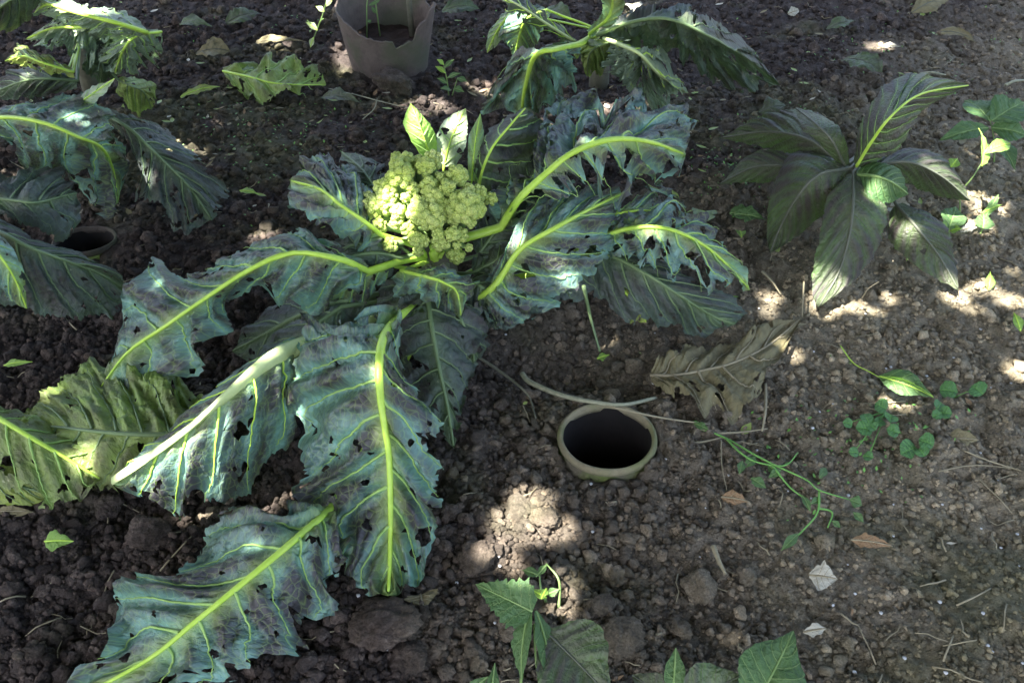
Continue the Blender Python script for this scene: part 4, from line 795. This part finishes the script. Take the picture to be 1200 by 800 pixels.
for (a, b, w) in [((885, 535), (872, 548), 12), ((900, 545), (912, 556), 12), ((915, 550), (900, 560), 10), ((996, 585), (1010, 592), 16), ((950, 590), (962, 584), 9), ((935, 625), (915, 645), 12), ((880, 560), (898, 572), 14), ((870, 540), (866, 556), 10), ((830, 503), (812, 496), 10), ((940, 580), (950, 600), 9), ((1000, 600), (1012, 612), 10), ((960, 560), (968, 548), 10), ((975, 610), (985, 618), 8)]:
    pa, pb = G(*a), G(*b); sleaf(vn, (*a, (pa.z + .016) * 100), (*b, (pb.z + .012) * 100), w, mat='weed', shape='lan', rr=(.0004, .0002))
# fallen green leaf on its yellow stalk
fg = thing('fallen_leaf', 'fresh green fallen leaf with thin yellow stalk lying among clover', 'leaf', G(1040, 445))
strand(fg, [(985, 405), (1000, 425), (1020, 436, .006), (1032, 443, .012)], .0009, 'rib', 'stalk')
o = sleaf(fg, (1030, 441, 2.0), (1095, 466, 1.6), 34, mat='weed', rib='rib', shape='ov', bow=.2, rr=(.0008, .0003)); o2 = sleaf(fg, (1031, 441, 2.2), (1094, 465, 1.9), 18, mat='green', shape='ov', face=(.2, .7, .8), rr=(.0006, .0003))
# tiny weeds and scattered small leaves near the back
for i, (x, y, lab) in enumerate([(530, 105, 'small leafy weed in front of the torn nursery pot'), (488, 60, 'thin green seedling growing inside the torn nursery pot'), (375, 45, 'pale sunlit shoot standing left of the torn nursery pot'), (460, 45, 'sparse slender shoots rising from the peat in the nursery pot')]):
    if i == 0:
        sprig('weed', lab, (525, 112), [[B(526, 112), (524, 95, 3), (520, 76, 6)], [B(530, 112), (536, 92, 3)]], [((524, 98, 3), (512, 92, 4), 8, dict(mat='weed', shape='lan')), ((524, 92, 3.5), (540, 86, 4.5), 8, dict(mat='weed', shape='lan')), ((522, 86, 4.5), (510, 78, 5.5), 7, dict(mat='green', shape='lan')), ((521, 80, 5.4), (532, 70, 6.5), 7, dict(mat='weed', shape='lan')), ((520, 76, 6), (512, 70, 7), 7, dict(mat='green', shape='lan')), ((532, 104, 1.5), (544, 108, 1), 10, dict(mat='weed')), ((528, 106, 1), (516, 104, 2), 9, dict(mat='weed')), ((536, 92, 3), (548, 96, 2.5), 9, dict(mat='weed'))])
    elif i == 2:
        sprig('weed', lab, (365, 52), [[B(364, 54), (372, 34, 5), (380, 12, 10), (382, 0, 13)], [(372, 34, 5), (360, 24, 7)]], [((372, 36, 5), (358, 26, 6.5), 9, dict(mat='pale', shape='lan')), ((380, 14, 10), (370, 8, 11), 8, dict(mat='pale', shape='lan')), ((381, 8, 11), (390, 0, 12), 8, dict(mat='pale', shape='lan')), ((368, 44, 3), (364, 56, 1), 8, dict(mat='pale', shape='lan')), ((374, 30, 6), (380, 22, 8), 6, dict(mat='weed', shape='lan'))])
SC = [(880, 255, 'weed', 40, 18, 'flat grey green leaf lying between the headed cauliflower and dusky plant'), (826, 254, 'pale', 18, 30, 'small pale upturned leaf right of the chewed cauliflower leaves'), (868, 275, 'green', 12, 12, 'tiny round green leaf on bare soil'), (70, 634, 'green', 34, 20, 'fresh small green leaf lying on dark crumbs under the yellowing leaf'),
      (22, 426, 'green', 34, 8, 'slim green leaf on the soil left of the broad blue leaf'), (293, 226, 'green', 24, 8, 'slim bright leaf lying on mossy soil behind the headed cauliflower'), (862, 585, 'rust', 34, 16, 'small rusty orange dried leaf below the creeping weed'), (1127, 515, 'dry', 40, 20, 'withered yellow brown leaf with a curled tip on pebbly soil'),
      (965, 676, 'paper', 34, 30, 'crumpled bleached white leaf scrap on pebbly soil'), (955, 738, 'paper', 28, 14, 'small star shaped tan scrap above the big oval leaf'), (1022, 636, 'rust', 50, 16, 'dull reddish strip of dry leaf beside the round tan clod'), (912, 388, 'dry', 70, 18, 'pale dry husk leaning at the edge of the sunlit soil'), (857, 350, 'green', 10, 12, 'tiny lime leaf under the right cauliflower leaves'),
      (707, 418, 'green', 16, 10, 'tiny lime sprout in the deep shade under the leaves'), (870, 250, 'weed', 30, 16, 'small green leaf beside the flat grey green leaf'), (1058, 247, 'paper', 34, 22, 'sunlit dry leaf tucked beside the dusky plant'), (1136, 268, 'paper', 24, 10, 'bleached leaf curl beside the cupped seedling'), (235, 108, 'yellow', 50, 10, 'narrow yellow leaf lying across a dark clod'),
 (300, 90, 'weed', 60, 14, 'limp green leaf with bright rib on the withered leaf'), (330, 50, 'dry', 60, 10, 'dry husk lying behind the withered leaf'), (1045, 55, 'paper', 22, 8, 'white leaf scrap on the bare soil at the back'), (742, 12, 'paper', 18, 20, 'pale dry scrap standing behind the riddled cauliflower'), (930, 15, 'paper', 14, 12, 'pale yellow scrap on the dark soil far behind'),
      (155, 556, 'dry', 30, 16, 'brown curled leaf remnant under the bright ribbed leaf'), (495, 705, 'dry', 24, 34, 'tan dried scrap under the tip of the long front leaf'), (15, 600, 'dry', 50, 12, 'dry leaf strip below the yellowing leaf')]
for (x, y, mt, ln, w, lab) in SC:
    p = G(x, y); t = thing('fallen_leaf' if mt not in ('paper',) else 'leaf_scrap', lab, 'leaf', p); a = random.uniform(-.5, .5) if ln > w else 1.4
    z = gr(p.x, p.y) * 100 + .7
    sleaf(t, (x - math.cos(a) * ln / 2, y - math.sin(a) * ln / 2 * .7, z + .2), (x + math.cos(a) * ln / 2, y + math.sin(a) * ln / 2 * .7, z + .6), w * 1.2, mat=mt, shape=random.choice(['ov', 'lan', 'tri']) if mt != 'green' else 'ov', ruf=.25, lobe=.2, lf=4, sag=.2, name='blade')
wl_ = thing('withered_leaf', 'withered grey green cauliflower leaf lying crumpled on the soil', 'leaf', G(325, 102))
leaf(wl_, '262 84 1.5; 290 90 3; 320 98 3.2; 350 100 3; 382 100 1.5', '262 80 1.5; 300 78 3; 335 73 3.5; 368 80 3; 382 100 1.5', '264 90 1; 285 110 1.2; 318 121 1.2; 356 114 1.5; 382 100 1.5', mat='old', rib='rib', rr=(.003, .001), holes=14, hs=1.6, ruf=.3, lobe=.3, quilt=.09, nv=5, seed=95, name='blade')
# the big dry leaf beside the pot
dl = thing('dry_leaf', 'large crumpled dry brown leaf lying right of the buried pot', 'leaf', G(840, 440))
leaf(dl, '762 440 1; 790 440 1.5; 825 434 1.8; 860 425 1.8; 900 405 1.6; 940 372 1.6', '764 432 1.2; 785 412 1.6; 820 402 1.8; 858 400 1.8; 890 385 1.6; 940 368 1.6', '764 448 .8; 790 470 1; 830 482 1; 868 478 1; 905 440 1.2; 940 376 1.8', mat='dry', rib='straw', rr=(.0022, .0008), holes=12, ruf=.22, lobe=.2, quilt=.06, nv=6, seed=91, name='blade')

# ------------------------------------------------------------------ pots
def lathe(profile, n=64, wob=0.0, seed=0):
    v = []; f = []
    for i, (r, z) in enumerate(profile):
        for k in range(n):
            a = 2 * math.pi * k / n; rr_ = r * (1 + wob * math.sin(2 * a + seed) + wob * .5 * math.sin(5 * a + i * .3)) + wob * .01 * mnoise.noise(Vector((math.cos(a) * 6, math.sin(a) * 6, z * 90 + seed)))
            v.append((rr_ * math.cos(a), rr_ * math.sin(a), z + wob * .04 * mnoise.noise(Vector((math.cos(a) * 2, math.sin(a) * 2, seed)))))
    for i in range(len(profile) - 1):
        for k in range(n): f.append((i * n + k, i * n + (k + 1) % n, (i + 1) * n + (k + 1) % n, (i + 1) * n + k))
    return np.array(v), np.array(f)
def clay_pot(c, label, tilt, top=.022, s=1.0, rimmat='rimclay'):
    t = thing('buried_clay_pot', label, 'pot', Vector((c.x, c.y, c.z)))
    body = [(.0, -.17), (.06, -.165), (.085, -.13), (.095, -.08), (.090, -.045), (.078, -.018), (.066, -.006), (.0555, .004), (.0520, .014)]
    inner = [(.0506, .018), (.0498, .006), (.0485, -.05), (.0485, -.15), (0, -.152)]
    rim = [(.0505, .0125), (.0535, .0125), (.0560, .015), (.0568, .019), (.0560, .0225), (.0540, .0242), (.0525, .0242), (.0508, .0228), (.0502, .018), (.0502, .0125), (.0505, .0125)]
    for nm, pr in (('body', body), ('inner_wall', inner), ('rim', rim)):
        v, f = lathe([(r * s, (z + top - .0245) * s) for r, z in pr], 72, .012, 3); o = mesh_np(nm, v, f[:, ::-1] if nm != 'inner_wall' else f[:, ::-1], M[{'inner_wall': 'shadeclay', 'rim': rimmat}.get(nm, 'clay')], t)
    t.rotation_euler = tilt
    return t
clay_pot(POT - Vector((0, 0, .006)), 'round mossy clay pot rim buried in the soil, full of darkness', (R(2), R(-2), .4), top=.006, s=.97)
clay_pot(POT2, 'second buried clay pot rim half hidden by the dark drooping leaves', (R(-2), R(5), 1.2), top=.007, s=.8, rimmat='shaderim')
def nursery():
    t = thing('nursery_pot', 'torn dusty grey nursery pot with a broken rim standing on the soil', 'pot', Vector((NURS.x, NURS.y, NURS.z)))
    n = 96; H = .115; rows = 20; k = scale_at(NURS); r1 = 57 * k; r0 = r1 * .80
    for nm, dr, flip in (('wall', 0, False), ('inner_wall', -.003, True)):
        v = []
        for i in range(rows + 1):
            for j in range(n):
                a = 2 * math.pi * j / n; fr = (i / rows)
                # torn edge: high at the left and back, low in front, a notch and a flap at the right
                da = lambda c0, w: math.exp(-(((a - c0 + math.pi) % (2 * math.pi) - math.pi) / w) ** 2)
                top = H * (.98 - .36 * da(R(275), .9) - .14 * (1 if R(282) < a < R(312) else 0) + .07 * da(R(345), .25) - .16 * da(R(30), .3) - .10 * da(R(70), .2)) + .007 * mnoise.noise(Vector((math.cos(a) * 7, math.sin(a) * 7, 2))) + .003 * mnoise.noise(Vector((math.cos(a) * 25, math.sin(a) * 25, 2)))
                z = -.02 + (top + .02) * fr; r = r0 + (r1 - r0) * (z / H) + dr + .003 * mnoise.noise(Vector((math.cos(a) * 1.5, math.sin(a) * 1.5, z * 9)))
                v.append((r * math.cos(a), r * math.sin(a), z))
        f = [(i * n + j, i * n + (j + 1) % n, (i + 1) * n + (j + 1) % n, (i + 1) * n + j) for i in range(rows) for j in range(n)]
        f = np.array(f); mesh_np(nm, np.array(v), f if not flip else f[:, ::-1], M['nursery'], t)
        if not flip: ov = np.array(v)
    g = Geo(); top = [Vector(p) for p in ov[rows * n:]] + [Vector(ov[rows * n])]
    g.tube([p + NURS + Vector((-p.x * .012, -p.y * .012, 0)) for p in top], .0024, 6, cap=False); g.build('rim', M['nursery'], t)
    v = [(0, 0, .045)]; f = []
    for i in range(1, 9):
        for j in range(32):
            a = 2 * math.pi * j / 32; r = (r0 + (r1 - r0) * .33) * .96 * i / 8; v.append((r * math.cos(a), r * math.sin(a), 0.045 + .012 * mnoise.noise(Vector((r * 40 * math.cos(a), r * 40 * math.sin(a), 1)))))
    q = [(1 + (i - 1) * 32 + j, 1 + i * 32 + j, 1 + i * 32 + (j + 1) % 32, 1 + (i - 1) * 32 + (j + 1) % 32) for i in range(1, 8) for j in range(32)]
    mesh_np('potting_soil', np.array(v), [np.array(q), np.array([(0, 1 + j, 1 + (j + 1) % 32) for j in range(32)])], M['peat'], t)
    s = thing('seedling', 'two slender shoots rising from the peat in the nursery pot', 'seedling', Vector((NURS.x - .03, NURS.y, NURS.z + .046)))
    b = Vector(s.location)
    dst = thing('dead_stem', 'thick dark dead stem standing in the torn nursery pot', 'stem', b + Vector((.075, .02, -.002)))
    g = Geo(); g.tube([b + Vector((.075, .02, -.006)), b + Vector((.072, .022, .09)), b + Vector((.082, .02, .20))], [.006, .005, .0035], 8); g.build('stalk', M['woody'], dst)
    for (dx, dy, h, lx) in [(-.012, .0, .13, .02), (.012, .02, .17, -.015)]:
        g = Geo(); g.tube([b + Vector((dx, dy, -.004)), b + Vector((dx + lx * .3, dy, h * .5)), b + Vector((dx + lx, dy, h))], [.0016, .0013, .0008], 6); g.build('stem', M['stem'], s)
        for k2 in range(4):
            q = b + Vector((dx + lx * (k2 + 1) / 4, dy, h * (k2 + 1) / 4)); e = q + Vector((random.uniform(-.022, .022), random.uniform(-.01, .01), random.uniform(-.004, .014)))
            ax = (e - q).normalized(); sd = ax.cross(Vector((0, -.6, 1))).normalized() * .004
            mm = [tuple(q.lerp(e, c / 4)) for c in range(5)]; pr = [.2, .9, 1, .7, 0]
            leaf(s, mm, [tuple(Vector(p) - sd * w) for p, w in zip(mm, pr)], [tuple(Vector(p) + sd * w) for p, w in zip(mm, pr)], 'weed', 'stem', (.0004, .0002), holes=0, lobe=0, ruf=0, nv=3, veins=False)
nursery()

# ------------------------------------------------------------------ twigs, straw, litter
def stick(label, px, r, mat='twig', name='twig', lift=.006, r2=None):
    p = G(px[0][0], px[0][1]); o = strand(None, px, r, mat, name, lift, r2, loc=tuple(p)); tag(o, label, 'twig'); return o
stick('pale curved twig arching over the back of the buried pot rim', [(612, 438, .006), (622, 448, .012), (655, 462, .022), (690, 470, .026), (730, 474, .026), (768, 466, .006)], .0034, r2=.002)
stick('thin straight straw resting across the buried pot rim', [(690, 470, .022), (740, 482, .026), (780, 490, .012), (832, 497, .004)], .0016, 'straw')
stick('dry straw lying right of the buried pot', [(782, 521), (820, 518), (848, 512)], .0016, 'straw')
stick('second dry straw below the big dry leaf', [(838, 508), (870, 506), (900, 502)], .0015, 'straw')
stick('dark slanting twig left of the buried pot', [(560, 418), (590, 438), (618, 462), (628, 490)], .002, 'woody')
stick('short flat stick lying by the white flecked clod', [(836, 640), (842, 656), (850, 672)], .0032, 'straw')
stick('fine dry stalk hanging from the dried rusty leaf', [(845, 515, .01), (846, 545, .006), (852, 575)], .0007, 'straw')
stick('thin dry stalk trailing from the withered yellow leaf', [(1130, 528), (1160, 540), (1200, 552)], .0011, 'straw')
stick('faint pale stalk lying on crust beside the withered leaf', [(1100, 552), (1140, 545), (1185, 548)], .0008, 'straw')
stick('upright pale stalk fragment behind the clover', [(897, 450, .0), (897, 480, .006), (893, 505)], .0022, 'straw')
stick('dry stalk leaning by the dusky leaf tip', [(942, 330, .03), (941, 350, .02), (940, 372)], .0014, 'straw')
stick('short dry stem on the sunlit soil edge', [(893, 318, .01), (905, 330, .008), (915, 345)], .002, 'straw')
stick('thin stalk standing behind the dusky plant', [(1010, 350, .02), (1018, 338, .05), (1030, 330, .06)], .0009, 'straw')
stick('pale bent twig at the bed edge far right', [(1178, 100, .01), (1190, 95, .015), (1210, 94)], .003, 'twig')
stick('white sunlit twig lying behind the dusky plant', [(1078, 87), (1092, 85, .006), (1108, 88)], .003, 'twig')
stick('thin hanging stalk under the right cauliflower leaves', [(684, 335, .085), (692, 372, .035), (703, 412, .0)], .0026, 'dullrib')
stick('thin pale stalk lying on mossy soil before the torn nursery pot', [(385, 104), (420, 112, .01), (450, 120, .012), (500, 132)], .0012, 'twig')
stick('pale forked stalk fragment lying before the nursery pot clod', [(425, 140), (438, 128, .01), (442, 116, .008)], .0011, 'twig')
for i, (x, y) in enumerate([(985, 30), (1120, 45), (1010, 78), (230, 30), (285, 22), (250, 62), (400, 118), (540, 12), (650, 20), (1090, 8), (905, 128)]):
    p = G(x, y); t = thing('fallen_leaf', 'withered dark leaf lying flat on the soil at the back of the bed', 'leaf', p, 'withered dark leaves at the back'); z = gr(p.x, p.y) * 100 + .8; a = random.uniform(-.6, .6); ln = random.uniform(34, 58)
    sleaf(t, (x - math.cos(a) * ln / 2, y - math.sin(a) * ln * .25, z + .3), (x + math.cos(a) * ln / 2, y + math.sin(a) * ln * .25, z + 1), random.uniform(16, 30), mat=['broad', 'dry', 'broad', 'dullblue'][i % 4], rib='darkrib', shape=['ov', 'lan', 'ob'][i % 3], ruf=.3, lobe=.2, lf=4, sag=.3, name='blade', res=.004)
def litter():
    g = Geo()
    for _ in range(260):
        x, y = random.uniform(0, 1200), random.uniform(0, 800); p = G(x, y)
        if in_pots(p.x, p.y): continue
        a = random.uniform(0, 6.28); ln = random.uniform(.008, .03) * (1 + 1.2 * random.random() ** 4); r = random.uniform(.0004, .0010)
        pts = []
        for k in range(4):
            q = Vector((p.x + math.cos(a) * ln * (k / 3 - .5) + random.uniform(-.002, .002), p.y + math.sin(a) * ln * (k / 3 - .5), 0)); q.z = gr(q.x, q.y) + .003 + random.uniform(0, .003); pts.append(q)
        g.tube(pts, [r, r, r * .9, r * .6], 5)
    tag(g.build('straw_litter', M['straw']), 'short bits of straw and root scattered over the soil', 'litter', kind='stuff')
    g = Geo(); v, f = lump(1, 5, .3, .4)
    for _ in range(120):
        x = 1200 * random.random() ** .6; y = random.uniform(280, 800); p = G(x, y)
        if in_pots(p.x, p.y): continue
        r = random.uniform(.0009, .0024); g.add(v * r + np.array((p.x, p.y, gr(p.x, p.y) + .003)), f)
    tag(g.build('white_grit', M['white']), 'tiny white shell and grit flecks on the soil', 'grit', kind='stuff')
    cols = ['dry', 'rust', 'old', 'paper']; gs = {c: Geo() for c in cols}
    for _ in range(420):
        x = random.uniform(-20, 1220); y = random.uniform(0, 270) if random.random() < .9 else random.uniform(270, 800); p = G(x, y)
        if in_pots(p.x, p.y, .075): continue
        z = gr(p.x, p.y) + .004; s = random.uniform(.004, .011); w = s * random.uniform(.25, .6); a = random.uniform(0, 6.28); c = random.choices(cols, [5, 2, 3, 1])[0]
        d = Vector((math.cos(a), math.sin(a), random.uniform(-.1, .5))).normalized(); sd = d.cross(Vector((0, 0, 1))).normalized(); up = sd.cross(d); b = Vector((p.x, p.y, z)); cu = random.uniform(.1, .6)
        vs = []
        for k, pw in enumerate([.1, .8, 1, .6, .05]):
            m = b + d * (s * (k / 2 - 1)) + up * (cu * s * (k / 2 - 1) ** 2 * .5)
            for q in (-1, 0, 1): vs.append(tuple(m + sd * (w * pw * q) + up * (abs(q) * w * cu * pw)))
        gs[c].add(vs, [[i * 3 + j, i * 3 + j + 1, i * 3 + j + 4, i * 3 + j + 3] for i in range(4) for j in range(2)])
    for c, lab in zip(cols, ('tan crumbs of dry leaf scattered over the soil', 'rusty brown leaf crumbs scattered over the soil', 'grey green withered leaf crumbs scattered over the soil', 'bleached pale leaf crumbs scattered over the soil')):
        tag(gs[c].build('leaf_litter', M[c]), lab, 'litter', kind='stuff')
    # minute ground cover of moss and sprouts
    g = Geo()
    for _ in range(1000):
        cx, cy, w, h = random.choice([(290, 170, 110, 70), (330, 140, 120, 40), (850, 200, 60, 40), (930, 150, 80, 30), (1000, 520, 100, 60), (480, 40, 300, 30), (1050, 60, 150, 50)])
        x, y = random.gauss(cx, w * .6), random.gauss(cy, h * .6); p = G(x, y)
        if in_pots(p.x, p.y, .05): continue
        z = gr(p.x, p.y); s = random.uniform(.0015, .0035); a = random.uniform(0, 6.28); d = Vector((math.cos(a), math.sin(a), random.uniform(.1, .8))).normalized(); sd = d.cross(Vector((0, 0, 1))).normalized()
        b = Vector((p.x, p.y, z + .003)); g.add([tuple(q) for q in (b, b + d * s + sd * s * .5, b + d * s * 2, b + d * s - sd * s * .5)], [[0, 1, 2, 3]])
    tag(g.build('moss_sprouts', M['vine'], smooth=False), 'minute green sprouts and moss on the soil', 'ground cover', kind='stuff')
litter()
